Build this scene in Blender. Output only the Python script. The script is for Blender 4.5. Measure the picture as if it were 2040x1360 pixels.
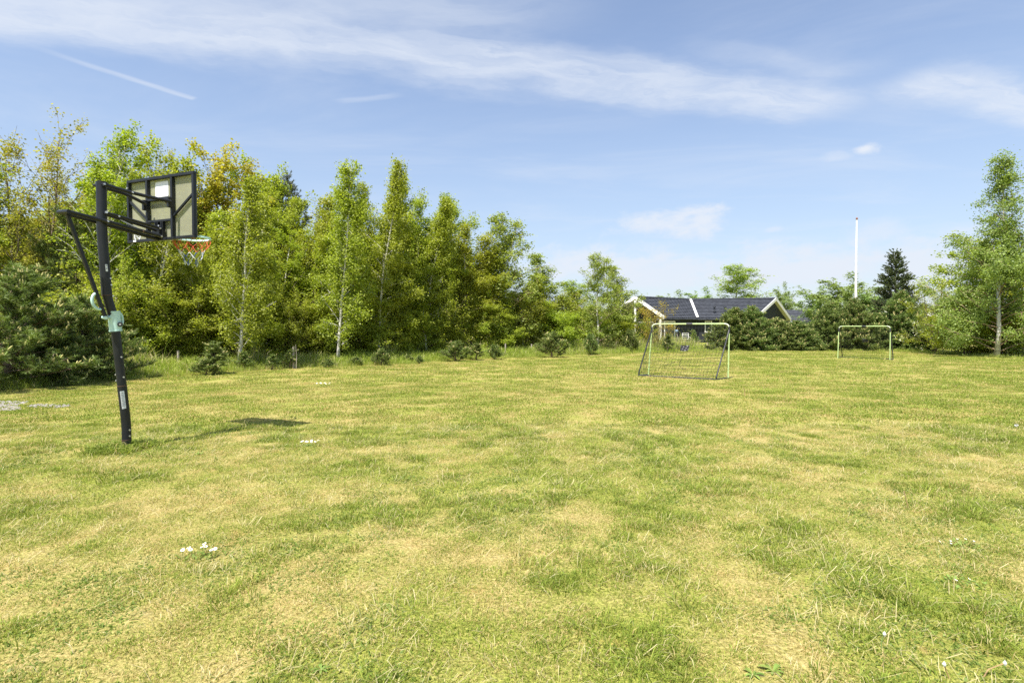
import bpy, math, random
import numpy as np
from mathutils import Vector
R = math.radians
for o in list(bpy.data.objects): bpy.data.objects.remove(o)
scene = bpy.context.scene
COL = scene.collection

# ------------------------------------------------------------------ camera
F = 1100.0; PITCH = R(1.35); CAM = np.array([0, 0, 1.4])
cd = bpy.data.cameras.new('camera'); cam = bpy.data.objects.new('camera', cd); COL.objects.link(cam)
cam.location = CAM; cam.rotation_euler = (R(90) - PITCH, 0, 0)
cd.sensor_width = 36; cd.lens = 36 * F / 2040; cd.clip_end = 6000; cd.clip_start = .05
scene.camera = cam
# ------------------------------------------------------------------ light
SUN_EL, SUN_AZ = R(63), R(-149)        # azimuth of the sun, clockwise from +Y (it stands behind the camera)
SKY_STRENGTH, EXPOSURE = 0.095, 1.05
sd = bpy.data.lights.new('sun', 'SUN'); sun = bpy.data.objects.new('sun', sd); COL.objects.link(sun)
sd.energy = 4.8; sd.angle = R(.5); sd.color = (1, .945, .86)
sv = Vector((math.sin(SUN_AZ) * math.cos(SUN_EL), math.cos(SUN_AZ) * math.cos(SUN_EL), math.sin(SUN_EL)))
sun.rotation_euler = sv.to_track_quat('Z', 'Y').to_euler()
scene.view_settings.view_transform = 'Standard'; scene.view_settings.look = 'None'
scene.view_settings.gamma = 1; scene.view_settings.exposure = EXPOSURE
scene.view_settings.use_curve_mapping = False
scene.render.engine = 'CYCLES'
scene.cycles.max_bounces = 8; scene.cycles.transparent_max_bounces = 12
scene.cycles.diffuse_bounces = 5; scene.cycles.transmission_bounces = 6
scene.render.filter_size = 1.25
scene.cycles.use_denoising = False

class NT:
    """a small wrapper that makes nodes quickly"""
    def __init__(s, nt): s.nt = nt; s.n = nt.nodes; s.l = nt.links
    def set(s, node, idx, v):
        if v is None: return
        if isinstance(v, bpy.types.NodeSocket): s.l.new(v, node.inputs[idx])
        else: node.inputs[idx].default_value = v
    def math(s, op, a, b=None, c=None, clamp=False):
        m = s.n.new('ShaderNodeMath'); m.operation = op; m.use_clamp = clamp
        s.set(m, 0, a); s.set(m, 1, b)
        if c is not None: s.set(m, 2, c)
        return m.outputs[0]
    def vmath(s, op, a, b=None):
        m = s.n.new('ShaderNodeVectorMath'); m.operation = op; s.set(m, 0, a); s.set(m, 1, b)
        return m.outputs['Value'] if op in ('LENGTH', 'DOT_PRODUCT', 'DISTANCE') else m.outputs[0]
    def sep(s, v):
        m = s.n.new('ShaderNodeSeparateXYZ'); s.l.new(v, m.inputs[0]); return m.outputs
    def comb(s, x, y, z):
        m = s.n.new('ShaderNodeCombineXYZ'); s.set(m, 0, x); s.set(m, 1, y); s.set(m, 2, z); return m.outputs[0]
    def noise(s, vec, scale, detail=4, rough=.55, dist=0, col=False):
        m = s.n.new('ShaderNodeTexNoise'); 
        if vec is not None: s.l.new(vec, m.inputs['Vector'])
        m.inputs['Scale'].default_value = scale; m.inputs['Detail'].default_value = detail
        m.inputs['Roughness'].default_value = rough; m.inputs['Distortion'].default_value = dist
        return m.outputs['Color'] if col else m.outputs['Fac']
    def maprange(s, v, a, b, c=0., d=1., smooth=True):
        m = s.n.new('ShaderNodeMapRange'); m.interpolation_type = 'SMOOTHSTEP' if smooth else 'LINEAR'
        s.set(m, 0, v); s.set(m, 1, a); s.set(m, 2, b); s.set(m, 3, c); s.set(m, 4, d); return m.outputs[0]
    def mix(s, f, a, b, blend='MIX'):
        m = s.n.new('ShaderNodeMix'); m.data_type = 'RGBA'; m.blend_type = blend
        s.set(m, 0, f); s.set(m, 6, a if isinstance(a, bpy.types.NodeSocket) else (*a, 1)); s.set(m, 7, b if isinstance(b, bpy.types.NodeSocket) else (*b, 1))
        return m.outputs[2]
    def attr(s, name, typ='GEOMETRY'):
        m = s.n.new('ShaderNodeAttribute'); m.attribute_name = name; m.attribute_type = typ; return m.outputs['Fac']

def dirvec(px, py):
    a = (px - 1020) / F; b = (680 - py) / F
    return np.array([a, math.cos(PITCH) + b * math.sin(PITCH), -math.sin(PITCH) + b * math.cos(PITCH)])

# ------------------------------------------------------------------ sky
world = bpy.data.worlds.new('World'); scene.world = world; world.use_nodes = True
w = NT(world.node_tree); w.n.clear()
out = w.n.new('ShaderNodeOutputWorld'); bg = w.n.new('ShaderNodeBackground'); bg.inputs[1].default_value = SKY_STRENGTH
sky = w.n.new('ShaderNodeTexSky'); sky.sky_type = 'NISHITA'; sky.sun_disc = False
sky.sun_elevation = SUN_EL; sky.sun_rotation = SUN_AZ % (2 * math.pi); sky.air_density = 1.0; sky.dust_density = .35; sky.ozone_density = 2.2
skyc = w.mix(1.0, sky.outputs[0], (1.24, 1.11, 1.05), 'MULTIPLY')
tc = w.n.new('ShaderNodeTexCoord').outputs['Generated']
x, y, z = w.sep(tc)[:3]
zs = w.math('MAXIMUM', z, .035)
u = w.math('DIVIDE', x, zs); v = w.math('DIVIDE', y, zs)
up = w.maprange(z, .0, .06)
def plane(px, py):
    d = dirvec(px, py); return np.array([d[0] / d[2], d[1] / d[2]])
def band(pa, pb, half, fade, seed, thr, amp, ends=(1.2, 1.2), asym=1.0):
    A, B = plane(*pa), plane(*pb); L = np.linalg.norm(B - A); t_ = (B - A) / L; n_ = np.array([-t_[1], t_[0]])
    dx = w.math('SUBTRACT', u, float(A[0])); dy = w.math('SUBTRACT', v, float(A[1]))
    t = w.math('ADD', w.math('MULTIPLY', dx, float(t_[0])), w.math('MULTIPLY', dy, float(t_[1])))
    q = w.math('ADD', w.math('MULTIPLY', dx, float(n_[0])), w.math('MULTIPLY', dy, float(n_[1])))
    warp = w.noise(w.comb(t, w.math('MULTIPLY', q, 1.5), seed), 1.6, 5, .6)
    q2 = w.math('ADD', q, w.math('MULTIPLY', w.math('SUBTRACT', warp, .5), half * 2.2))
    m = w.maprange(w.math('ABSOLUTE', q2), half * .15, half * 1.35, 1, 0)
    e = w.math('MULTIPLY', w.maprange(t, -ends[0], -ends[0] + fade, 0, 1), w.maprange(t, L, L + ends[1], 1, 0))
    fib = w.noise(w.comb(w.math('MULTIPLY', t, 1.0), w.math('MULTIPLY', q2, 3.2), seed + 3.3), 2.2, 8, .62, .5)
    fb = w.maprange(fib, thr - .25, thr + .35, .35, 1)
    return w.math('MULTIPLY', w.math('MULTIPLY', m, e), w.math('MULTIPLY', fb, amp))
c = band((300, 50), (1600, 212), .25, 1.2, 1.7, .42, .80, (2.6, .35))
def over(a, b): return w.math('SUBTRACT', 1.0, w.math('MULTIPLY', w.math('SUBTRACT', 1.0, a), w.math('SUBTRACT', 1.0, b)))
c = over(c, band((1850, 160), (2140, 235), .19, .25, 7.1, .42, .85, (.22, 1.5)))
c = over(c, band((60, 5), (900, 20), .14, .8, 4.9, .45, .5, (1.2, .6)))
c = over(c, band((1480, 110), (1660, 130), .07, .3, 9.9, .5, .35, (.3, .3)))
c = over(c, band((700, 200), (770, 194), .03, .1, 5.5, .4, .35, (.1, .1)))
# the aeroplane trail, old and ragged
c = over(c, band((150, 122), (382, 196), .026, .45, 11.3, .50, .75, (.22, .02)))
veil = w.noise(w.comb(w.math('MULTIPLY', u, .6), w.math('MULTIPLY', v, 1.1), 2.2), 1.1, 7, .6, .6)
c = over(c, w.maprange(veil, .42, .85, .03, .34))
def puff(px, py, wx, wz, seed, amp, edge=.5):
    d = dirvec(px, py); d = d / np.linalg.norm(d)
    sub = w.vmath('SUBTRACT', tc, tuple(float(k) for k in d))
    sx, sz = F / wx, F / wz
    dist = w.vmath('LENGTH', w.vmath('MULTIPLY', sub, (sx, sx, sz)))
    sub2 = w.vmath('MULTIPLY', tc, (1, 1, 1.9))
    nz = w.noise(w.vmath('ADD', sub2, (seed, seed * .7, 0)), 14, 7, .6, .2)
    k = w.math('ADD', w.math('SUBTRACT', 1.0, dist), w.math('MULTIPLY', w.math('SUBTRACT', nz, .5), 3.0))
    return w.math('MULTIPLY', w.maprange(k, -.15, edge * 1.7, 0, 1), min(1, amp * 1.5))
for a in [(1335, 448, 110, 30, 1.0, .62), (1722, 297, 22, 11, 2.0, .7), (1670, 312, 22, 10, 2.6, .22), (1742, 462, 60, 26, 3.0, .34), (1540, 456, 18, 6, 4.0, .3),
          (1190, 528, 200, 40, 5.0, .60), (1340, 545, 160, 34, 6.0, .5), (1600, 535, 230, 46, 7.0, .6), (1880, 530, 150, 46, 8.0, .55),
          (2300, 500, 160, 50, 9.0, .5), (-300, 480, 200, 45, 10.0, .45), (700, 520, 200, 40, 11.0, .3)]:
    c = over(c, puff(*a))
c = w.math('MULTIPLY', c, up)
haze = w.maprange(z, -.02, .42, .78, .04, False)
skyh = w.mix(haze, skyc, (2.3, 2.85, 3.65))
final = w.mix(c, skyh, (4.1, 4.4, 4.9))
w.l.new(final, bg.inputs[0]); w.l.new(bg.outputs[0], out.inputs[0])

# ------------------------------------------------------------------ helpers
def gz(px, py):                        # ground point seen at a pixel of the photograph
    d = dirvec(px, py); t = -1.4 / d[2]; return CAM + t * d
def at(px, py, depth):                 # point at world depth y
    d = dirvec(px, py); return CAM + d * (depth / d[1])
def depth_of(py): return gz(1020, py)[1]

def rnd_hash(a, b, s): 
    h = np.sin(a * 127.1 + b * 311.7 + s * 74.7) * 43758.5453; return h - np.floor(h)
def vnoise(x, y, s=0):
    xi, yi = np.floor(x), np.floor(y); fx, fy = x - xi, y - yi
    fx = fx * fx * (3 - 2 * fx); fy = fy * fy * (3 - 2 * fy)
    a, b = rnd_hash(xi, yi, s), rnd_hash(xi + 1, yi, s); c_, d_ = rnd_hash(xi, yi + 1, s), rnd_hash(xi + 1, yi + 1, s)
    return (a * (1 - fx) + b * fx) * (1 - fy) + (c_ * (1 - fx) + d_ * fx) * fy
def fbm(x, y, s=0, o=4):
    t = 0; a = .5; n = 0
    for i in range(o): t = t + a * vnoise(x, y, s + i); n += a; x = x * 2.03 + 11.3; y = y * 2.03 + 7.7; a *= .55
    return t / n
def dryness(x, y):
    d = .13 * fbm(x * .35, y * .35, 3) + .44 * fbm(x * 1.7, y * 1.7, 9) + .43 * fbm(x * 5.2, y * 5.2, 21, 3)
    far = np.clip((y - 9) / 10, 0, 1)
    d = d - .035 * np.clip((x - 4) / 14, 0, 1) + .012 * np.exp(-((x + 3) / 6) ** 2)
    return np.clip(.12 + (d - .40) / .34, 0, .85)
def ground_h(x, y):
    return .03 * (fbm(x * .3, y * .3, 40, 3) - .5) + .012 * (fbm(x * 1.9, y * 1.9, 50, 2) - .5)

def mesh_of(name, V, faces, attrs=None, smooth=False, mats=(), midx=None):
    """V (n,3); faces: list of int arrays (m,3) or (m,4)"""
    me = bpy.data.meshes.new(name)
    V = np.asarray(V, np.float32); me.vertices.add(len(V)); me.vertices.foreach_set('co', V.ravel())
    faces = [np.asarray(f, np.int32) for f in faces if len(f)]
    tot = sum(f.size for f in faces); n = sum(len(f) for f in faces)
    me.loops.add(tot); me.loops.foreach_set('vertex_index', np.concatenate([f.ravel() for f in faces]))
    lt = np.concatenate([np.full(len(f), f.shape[1], np.int32) for f in faces])
    ls = np.concatenate([[0], np.cumsum(lt)[:-1]]).astype(np.int32)
    me.polygons.add(n); me.polygons.foreach_set('loop_start', ls)
    try: me.polygons.foreach_set('loop_total', lt)
    except Exception: pass
    if midx is not None: me.polygons.foreach_set('material_index', np.asarray(midx, np.int32))
    me.polygons.foreach_set('use_smooth', np.full(n, bool(smooth)))
    for k, a in (attrs or {}).items():
        at_ = me.attributes.new(k, 'FLOAT', 'POINT'); at_.data.foreach_set('value', np.asarray(a, np.float32))
    for m in mats: me.materials.append(m)
    me.update(calc_edges=True); return me
def link(name, data, parent=None, loc=(0, 0, 0), **tags):
    o = bpy.data.objects.new(name, data); COL.objects.link(o); o.location = loc
    if parent is not None: o.parent = parent
    for k, v_ in tags.items(): o[k] = v_
    return o
def thing(name, label, cat, loc=(0, 0, 0), rz=0, group=None):
    o = link(name, None, loc=tuple(float(a) for a in loc)); o.rotation_euler = (0, 0, rz); o['label'] = label; o['category'] = cat
    if group: o['group'] = group
    return o

class MB:
    """collects tubes, boxes and faces for ONE mesh"""
    def __init__(s): s.V = []; s.Q = []; s.T = []; s.n = 0
    def add(s, V, Q=(), T=()):
        if len(Q): s.Q.append(np.asarray(Q) + s.n)
        if len(T): s.T.append(np.asarray(T) + s.n)
        s.V.append(np.asarray(V, float)); s.n += len(V); return s
    def tube(s, pts, r, k=6, cap=True):
        P = np.asarray(pts, float); m = len(P); r = np.full(m, r) if np.isscalar(r) else np.asarray(r)
        D = np.gradient(P, axis=0); D /= np.linalg.norm(D, axis=1)[:, None] + 1e-9
        ref = np.array([0, 0, 1.]) if abs(D[0, 2]) < .8 else np.array([1., 0, 0])
        a_ = np.cross(D[0], ref); a_ /= np.linalg.norm(a_); A = [a_]
        for q_ in range(1, m):
            a_ = a_ - D[q_] * (a_ @ D[q_]); a_ = a_ / (np.linalg.norm(a_) + 1e-9); A.append(a_)
        A = np.array(A); B = np.cross(D, A)
        th = np.arange(k) * 2 * np.pi / k
        V = P[:, None] + r[:, None, None] * (np.cos(th)[None, :, None] * A[:, None] + np.sin(th)[None, :, None] * B[:, None])
        V = V.reshape(-1, 3); i = np.arange(m - 1)[:, None] * k; j = np.arange(k)[None]; j2 = (j + 1) % k
        Q = np.stack([i + j, i + j2, i + k + j2, i + k + j], -1).reshape(-1, 4)
        T = []
        if cap:
            V = np.vstack([V, P[0], P[-1]]); a, b = m * k, m * k + 1
            for jj in range(k): T += [[a, (jj + 1) % k, jj], [b, (m - 1) * k + jj, (m - 1) * k + (jj + 1) % k]]
        return s.add(V, Q, T)
    def hexa(s, c8):  # eight corners: bottom 4 ccw, top 4 ccw
        return s.add(c8, [[3, 2, 1, 0], [4, 5, 6, 7], [0, 1, 5, 4], [1, 2, 6, 5], [2, 3, 7, 6], [3, 0, 4, 7]])
    def box(s, c_, d, ax=None):
        c_ = np.asarray(c_, float); X, Y, Z = (np.eye(3) if ax is None else np.asarray(ax, float)); hx, hy, hz = [k / 2 for k in d]
        return s.hexa([c_ + a * hx * X + b * hy * Y + e * hz * Z for e in (-1, 1) for a, b in ((-1, -1), (1, -1), (1, 1), (-1, 1))])
    def slab(s, quad, th):  # quad of 4 points extruded by vector th
        q = np.asarray(quad, float); return s.hexa(np.vstack([q + np.asarray(th), q]))
    def bar(s, a, b, wd, ht, upv=(0, 0, 1)):
        a, b = np.asarray(a, float), np.asarray(b, float); D = b - a; L = np.linalg.norm(D); D /= L
        S = np.cross(D, upv); S /= np.linalg.norm(S); U = np.cross(S, D)
        return s.box((a + b) / 2, (L, wd, ht), (D, S, U))
    def build(s, name, mat, parent=None, smooth=False, bevel=0, **tags):
        me = mesh_of(name, np.vstack(s.V), ([np.vstack(s.Q)] if s.Q else []) + ([np.vstack(s.T)] if s.T else []), smooth=smooth, mats=[mat])
        o = link(name, me, parent, **tags)
        if bevel:
            b = o.modifiers.new('bevel', 'BEVEL'); b.width = bevel; b.segments = 2; b.limit_method = 'ANGLE'
        if smooth:
            try: me.set_sharp_from_angle(angle=R(40))
            except Exception: pass
        return o

# ------------------------------------------------------------------ materials
def new_mat(name):
    m = bpy.data.materials.new(name); m.use_nodes = True; t = NT(m.node_tree); t.n.clear()
    o = t.n.new('ShaderNodeOutputMaterial'); return m, t, o
def plain(name, col, rough=.6, spec=.4, metal=0, var=.12, scale=6, bump=0, bscale=60, dirt=None):
    m, t, o = new_mat(name); b = t.n.new('ShaderNodeBsdfPrincipled'); co = t.n.new('ShaderNodeTexCoord').outputs['Object']
    nz = t.noise(co, scale, 5, .6)
    colr = t.mix(t.maprange(nz, .3, .7, 0, 1), tuple(k * (1 - var) for k in col), tuple(min(1, k * (1 + var)) for k in col))
    if dirt:
        dn = t.noise(co, scale * 2.3, 6, .7); colr = t.mix(t.maprange(dn, .55, .75, 0, .7), colr, dirt)
    t.l.new(colr, b.inputs['Base Color']); b.inputs['Roughness'].default_value = rough; b.inputs['Metallic'].default_value = metal
    b.inputs['Specular IOR Level'].default_value = spec
    if bump:
        bn = t.n.new('ShaderNodeBump'); bn.inputs['Strength'].default_value = bump; bn.inputs['Distance'].default_value = .01
        t.l.new(t.noise(co, bscale, 4), bn.inputs['Height']); t.l.new(bn.outputs[0], b.inputs['Normal'])
    t.l.new(b.outputs[0], o.inputs[0]); return m
def leaf_mat(name, ca, cb, cc=None, trans=.35, rough=.5, spec=.35, objvar=.12, tcol=None):
    """ca / cb: dark and light leaf colour, cc: a rarer third one (young or dry leaves)"""
    m, t, o = new_mat(name); r_ = t.attr('rnd')
    col = t.mix(t.maprange(r_, 0, .85, 0, 1, False), ca, cb)
    if cc: col = t.mix(t.maprange(r_, .86, .9), col, cc)
    oi = t.n.new('ShaderNodeObjectInfo').outputs['Random']
    hs = t.n.new('ShaderNodeHueSaturation')
    t.l.new(t.maprange(oi, 0, 1, .5 - objvar * .01, .5 + objvar * .19, False), hs.inputs['Hue'])
    t.l.new(t.maprange(oi, 0, 1, 1 - objvar * .5, 1 + objvar * .9, False), hs.inputs['Value']); t.l.new(col, hs.inputs['Color']); col = hs.outputs[0]
    b = t.n.new('ShaderNodeBsdfPrincipled'); t.l.new(col, b.inputs['Base Color']); b.inputs['Roughness'].default_value = rough
    b.inputs['Specular IOR Level'].default_value = spec
    if trans:
        tr = t.n.new('ShaderNodeBsdfTranslucent'); tcl = t.mix(1.0, col, tcol or (1.25, 1.3, .55), 'MULTIPLY'); t.l.new(tcl, tr.inputs[0])
        ms = t.n.new('ShaderNodeMixShader'); ms.inputs[0].default_value = trans
        t.l.new(b.outputs[0], ms.inputs[1]); t.l.new(tr.outputs[0], ms.inputs[2]); t.l.new(ms.outputs[0], o.inputs[0])
    else: t.l.new(b.outputs[0], o.inputs[0])
    return m
M = {}
M['birch_leaf'] = leaf_mat('birch_leaf', (.19, .22, .026), (.43, .445, .062), (.54, .52, .15), .48)
M['far_birch_leaf'] = leaf_mat('far_birch_leaf', (.15, .20, .035), (.39, .44, .09), (.46, .50, .15), .42)
M['tall_birch_leaf'] = leaf_mat('tall_birch_leaf', (.12, .17, .035), (.33, .39, .09), (.42, .46, .16), .38)
M['maple_leaf'] = leaf_mat('maple_leaf', (.18, .22, .020), (.43, .45, .050), None, .48)
M['oak_leaf'] = leaf_mat('oak_leaf', (.20, .20, .028), (.46, .43, .07), (.48, .34, .09), .45)
M['bronze_leaf'] = leaf_mat('bronze_leaf', (.26, .20, .03), (.52, .41, .06), (.52, .29, .07), .45)
M['bush_leaf'] = leaf_mat('bush_leaf', (.19, .235, .022), (.43, .455, .055), None, .48)
M['willow_leaf'] = leaf_mat('willow_leaf', (.14, .20, .05), (.33, .41, .13), None, .35)
M['needle'] = leaf_mat('needle', (.080, .120, .030), (.25, .30, .085), (.36, .39, .13), .25, .5, .3)
M['needle_dark'] = leaf_mat('needle_dark', (.045, .062, .022), (.14, .165, .06), (.24, .19, .08), .1)
M['needle_blue'] = leaf_mat('needle_blue', (.07, .09, .06), (.19, .20, .13), None, .12)
M['candle'] = leaf_mat('candle', (.38, .30, .13), (.56, .48, .22), (.34, .40, .13), .15, .6)
M['blossom'] = leaf_mat('blossom', (.55, .56, .38), (.74, .74, .60), None, .3)
def bark(name, ca, cb, white=False):
    m, t, o = new_mat(name); b = t.n.new('ShaderNodeBsdfPrincipled'); co = t.n.new('ShaderNodeTexCoord').outputs['Object']
    if white:
        n1 = t.noise(t.vmath('MULTIPLY', co, (2.5, 2.5, 11)), 1.6, 5, .65); n2 = t.noise(co, 7, 4, .6)
        zz = t.sep(co)[2]
        f1 = t.maprange(n1, .56, .66); low = t.maprange(zz, .2, 1.6, .55, 0)
        col = t.mix(t.math('MAXIMUM', f1, t.math('MULTIPLY', low, t.maprange(n2, .4, .6))), ca, cb)
    else: col = t.mix(t.maprange(t.noise(t.vmath('MULTIPLY', co, (5, 5, 1)), 5, 5, .65), .35, .65), ca, cb)
    t.l.new(col, b.inputs['Base Color']); b.inputs['Roughness'].default_value = .85; t.l.new(b.outputs[0], o.inputs[0]); return m
M['birch_bark'] = bark('birch_bark', (.66, .63, .58), (.12, .10, .085), True)
M['twig_bark'] = bark('twig_bark', (.34, .24, .16), (.22, .15, .10))
M['brown_bark'] = bark('brown_bark', (.20, .15, .11), (.10, .075, .055))
M['pine_bark'] = bark('pine_bark', (.24, .17, .12), (.12, .085, .06))
M['post_wood'] = bark('post_wood', (.42, .37, .31), (.26, .22, .18))

# grass blades: mix of green and straw, driven by the patch value every clump carries
def grass_mat(name, green_a, green_b, straw_a, straw_b, bias=0.):
    m, t, o = new_mat(name)
    dry = t.attr('dry', 'INSTANCER'); r_ = t.attr('rnd'); r2 = t.attr('rnd2')
    oi = t.n.new('ShaderNodeObjectInfo').outputs['Random']
    g = t.mix(r2, green_a, green_b); g = t.mix(t.maprange(oi, .0, .5, .55, 0, False), g, tuple(k_ * .55 for k_ in green_a)); s_ = t.mix(r2, straw_a, straw_b)
    k = t.maprange(t.math('SUBTRACT', t.math('ADD', t.math('MULTIPLY', dry, 1.05), bias), r_), -.12, .12)
    col = t.mix(k, g, s_)
    tip = t.attr('tip'); col = t.mix(t.maprange(tip, .0, .5, .35, 0, False), col, straw_a)
    b = t.n.new('ShaderNodeBsdfPrincipled'); t.l.new(col, b.inputs['Base Color']); b.inputs['Roughness'].default_value = .55; b.inputs['Specular IOR Level'].default_value = .3
    tr = t.n.new('ShaderNodeBsdfTranslucent'); t.l.new(t.mix(1.0, col, (1.2, 1.25, .7), 'MULTIPLY'), tr.inputs[0])
    ms = t.n.new('ShaderNodeMixShader'); ms.inputs[0].default_value = .35
    t.l.new(b.outputs[0], ms.inputs[1]); t.l.new(tr.outputs[0], ms.inputs[2]); t.l.new(ms.outputs[0], o.inputs[0]); return m
M['lawn_blade'] = grass_mat('lawn_blade', (.125, .195, .020), (.37, .435, .070), (.46, .35, .13), (.70, .57, .29))
M['tall_blade'] = grass_mat('tall_blade', (.22, .32, .035), (.44, .52, .09), (.50, .44, .22), (.64, .56, .32), -.1)

m, t, o = new_mat('lawn_soil'); M['lawn'] = m
pos = t.n.new('ShaderNodeNewGeometry').outputs['Position']; dry = t.attr('dry')
fine = t.noise(pos, 55, 4, .75); fine2 = t.noise(pos, 13, 5, .7); big = t.noise(pos, 1.1, 5, .6)
gcol = t.mix(t.maprange(fine, .33, .67), (.12, .15, .018), (.37, .40, .070))
scol = t.mix(t.maprange(fine, .33, .67), (.28, .20, .065), (.64, .49, .23))
k = t.maprange(t.math('ADD', dry, t.math('ADD', t.math('MULTIPLY', t.math('SUBTRACT', fine2, .5), 1.3), t.math('MULTIPLY', t.math('SUBTRACT', big, .5), .3))), -.15, 1.45)
col = t.mix(k, gcol, scol)
moss = t.maprange(t.noise(pos, 2.3, 6, .65), .58, .7, 0, .55); col = t.mix(moss, col, (.42, .27, .10))
b = t.n.new('ShaderNodeBsdfPrincipled'); t.l.new(col, b.inputs['Base Color']); b.inputs['Roughness'].default_value = .9; b.inputs['Specular IOR Level'].default_value = .15
bn = t.n.new('ShaderNodeBump'); bn.inputs['Strength'].default_value = .8; bn.inputs['Distance'].default_value = .03
t.l.new(t.math('ADD', fine, fine2), bn.inputs['Height']); t.l.new(bn.outputs[0], b.inputs['Normal']); t.l.new(b.outputs[0], o.inputs[0])

M['black_paint'] = plain('black_paint', (.011, .013, .017), .45, .4, 0, .25, 4, .08, 300, (.028, .029, .032))
M['mint'] = plain('mint', (.50, .72, .66), .4, .5, 0, .06, 5, dirt=(.36, .42, .38))
M['bolt'] = plain('bolt', (.62, .62, .62), .35, .5, .8)
M['rust'] = plain('rust', (.13, .075, .045), .8)
M['white_print'] = plain('white_print', (.78, .80, .84), .5, .4, 0, .03)
M['grey_print'] = plain('grey_print', (.30, .31, .32), .5)
M['rubber'] = plain('rubber', (.015, .015, .016), .6)
M['cord_red'] = plain('cord_red', (.55, .09, .04), .8)
M['cord_white'] = plain('cord_white', (.70, .72, .76), .8)
M['cord_blue'] = plain('cord_blue', (.05, .10, .38), .8)
M['net_black'] = plain('net_black', (.02, .02, .022), .8)
M['goal_green'] = plain('goal_green', (.46, .60, .26), .45, .5, 0, .12, 9, dirt=(.62, .68, .50))
M['goal_grey'] = plain('goal_grey', (.60, .66, .50), .4, .5, 0, .1)
M['goal_black'] = plain('goal_black', (.03, .032, .038), .45, .5, 0, .3, 8, dirt=(.12, .10, .10))
M['white_wood'] = plain('white_wood', (.78, .77, .74), .55, .4, 0, .04)
M['dark_wall'] = plain('dark_wall', (.022, .025, .033), .6, .35, 0, .2)
M['roof_tile'] = plain('roof_tile', (.058, .063, .075), .85, .15, 0, .25, 3)
M['soffit'] = plain('soffit', (.40, .41, .41), .7)
M['window_glass'] = plain('window_glass', (.03, .04, .05), .08, .8)
M['deck'] = plain('deck', (.36, .32, .28), .8)
M['flag_white'] = plain('flag_white', (.82, .82, .80), .35, .5, 0, .03)
M['gravel'] = plain('gravel', (.27, .25, .225), .9, .2, 0, .3, 40)
M['stalk'] = plain('stalk', (.36, .24, .12), .8, .2)
M['stalk_green'] = plain('stalk_green', (.20, .28, .08), .7, .2)
M['petal'] = plain('petal', (.86, .86, .86), .7, .2, 0, .02)
M['yellow'] = plain('yellow', (.75, .50, .03), .7, .2)
M['fluff'] = plain('fluff', (.72, .72, .70), .9, .1)
M['weed'] = leaf_mat('weed', (.13, .20, .03), (.26, .33, .07), None, .3)
m, t, o = new_mat('clear_board'); M['pane'] = m
b = t.n.new('ShaderNodeBsdfPrincipled'); co = t.n.new('ShaderNodeTexCoord').outputs['Object']
b.inputs['Roughness'].default_value = .75
t.l.new(t.mix(t.maprange(t.noise(co, 3, 5, .6), .3, .7), (.46, .46, .34), (.54, .54, .41)), b.inputs['Base Color'])
tp = t.n.new('ShaderNodeBsdfTransparent'); tp.inputs[0].default_value = (.80, .82, .66, 1)
tl = t.n.new('ShaderNodeBsdfTranslucent'); tl.inputs[0].default_value = (.38, .38, .25, 1)
ms0 = t.n.new('ShaderNodeMixShader'); ms0.inputs[0].default_value = .3; t.l.new(b.outputs[0], ms0.inputs[1]); t.l.new(tl.outputs[0], ms0.inputs[2])
ms = t.n.new('ShaderNodeMixShader'); t.l.new(t.maprange(t.noise(co, 2, 4), .3, .7, .36, .48), ms.inputs[0])
t.l.new(ms0.outputs[0], ms.inputs[1]); t.l.new(tp.outputs[0], ms.inputs[2]); t.l.new(ms.outputs[0], o.inputs[0])

# ------------------------------------------------------------------ ground
edge_px = [(0, 780), (250, 757), (400, 745), (600, 733), (760, 728), (900, 718), (1100, 710), (1250, 704), (1420, 700), (1600, 698), (1800, 701), (1960, 712), (2040, 716)]
lawn_poly = np.array([(-30., -12.), (-22, 2), (-16, 9)] + [tuple(gz(*p)[:2]) for p in edge_px] + [(27, 19), (34, 5), (36, -12)])
def dist_edge(x, y):
    """signed distance to the mown lawn's outline, positive outside"""
    P = np.stack([x, y], -1); d = np.full(len(P), 1e9); inside = np.zeros(len(P), bool); n = len(lawn_poly)
    for i in range(n):
        a, b_ = lawn_poly[i], lawn_poly[(i + 1) % n]; ab = b_ - a
        tt = np.clip(((P - a) @ ab) / (ab @ ab), 0, 1); d = np.minimum(d, np.linalg.norm(P - a - tt[:, None] * ab, axis=1))
        cr = ((a[1] > P[:, 1]) != (b_[1] > P[:, 1])) & (P[:, 0] < (b_[0] - a[0]) * (P[:, 1] - a[1]) / (b_[1] - a[1] + 1e-12) + a[0])
        inside ^= cr
    return np.where(inside, -d, d)
def axis(lo, hi, step, far):
    core = np.arange(lo, hi + step, step); g = [step * 1.4 ** i for i in range(1, 40)]
    e = np.cumsum(g); e = e[e < far]
    return np.concatenate([lo - e[::-1], core, hi + e])
gx, gy = axis(-26, 30, .22, 3500), axis(-3, 38, .22, 4500)
X, Y = np.meshgrid(gx, gy); Vg = np.stack([X.ravel(), Y.ravel(), np.zeros(X.size)], -1)
near = (np.abs(Vg[:, 0]) < 40) & (Vg[:, 1] > -8) & (Vg[:, 1] < 50)
Vg[:, 2] = np.where(near, ground_h(Vg[:, 0], Vg[:, 1]), 0)
nx, ny = len(gx), len(gy); i = np.arange(ny - 1)[:, None] * nx + np.arange(nx - 1)[None]
Q = np.stack([i, i + 1, i + nx + 1, i + nx], -1).reshape(-1, 4)
link('ground', mesh_of('ground', Vg, [Q], {'dry': dryness(Vg[:, 0], Vg[:, 1])}, True, [M['lawn']]), kind='structure')

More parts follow.
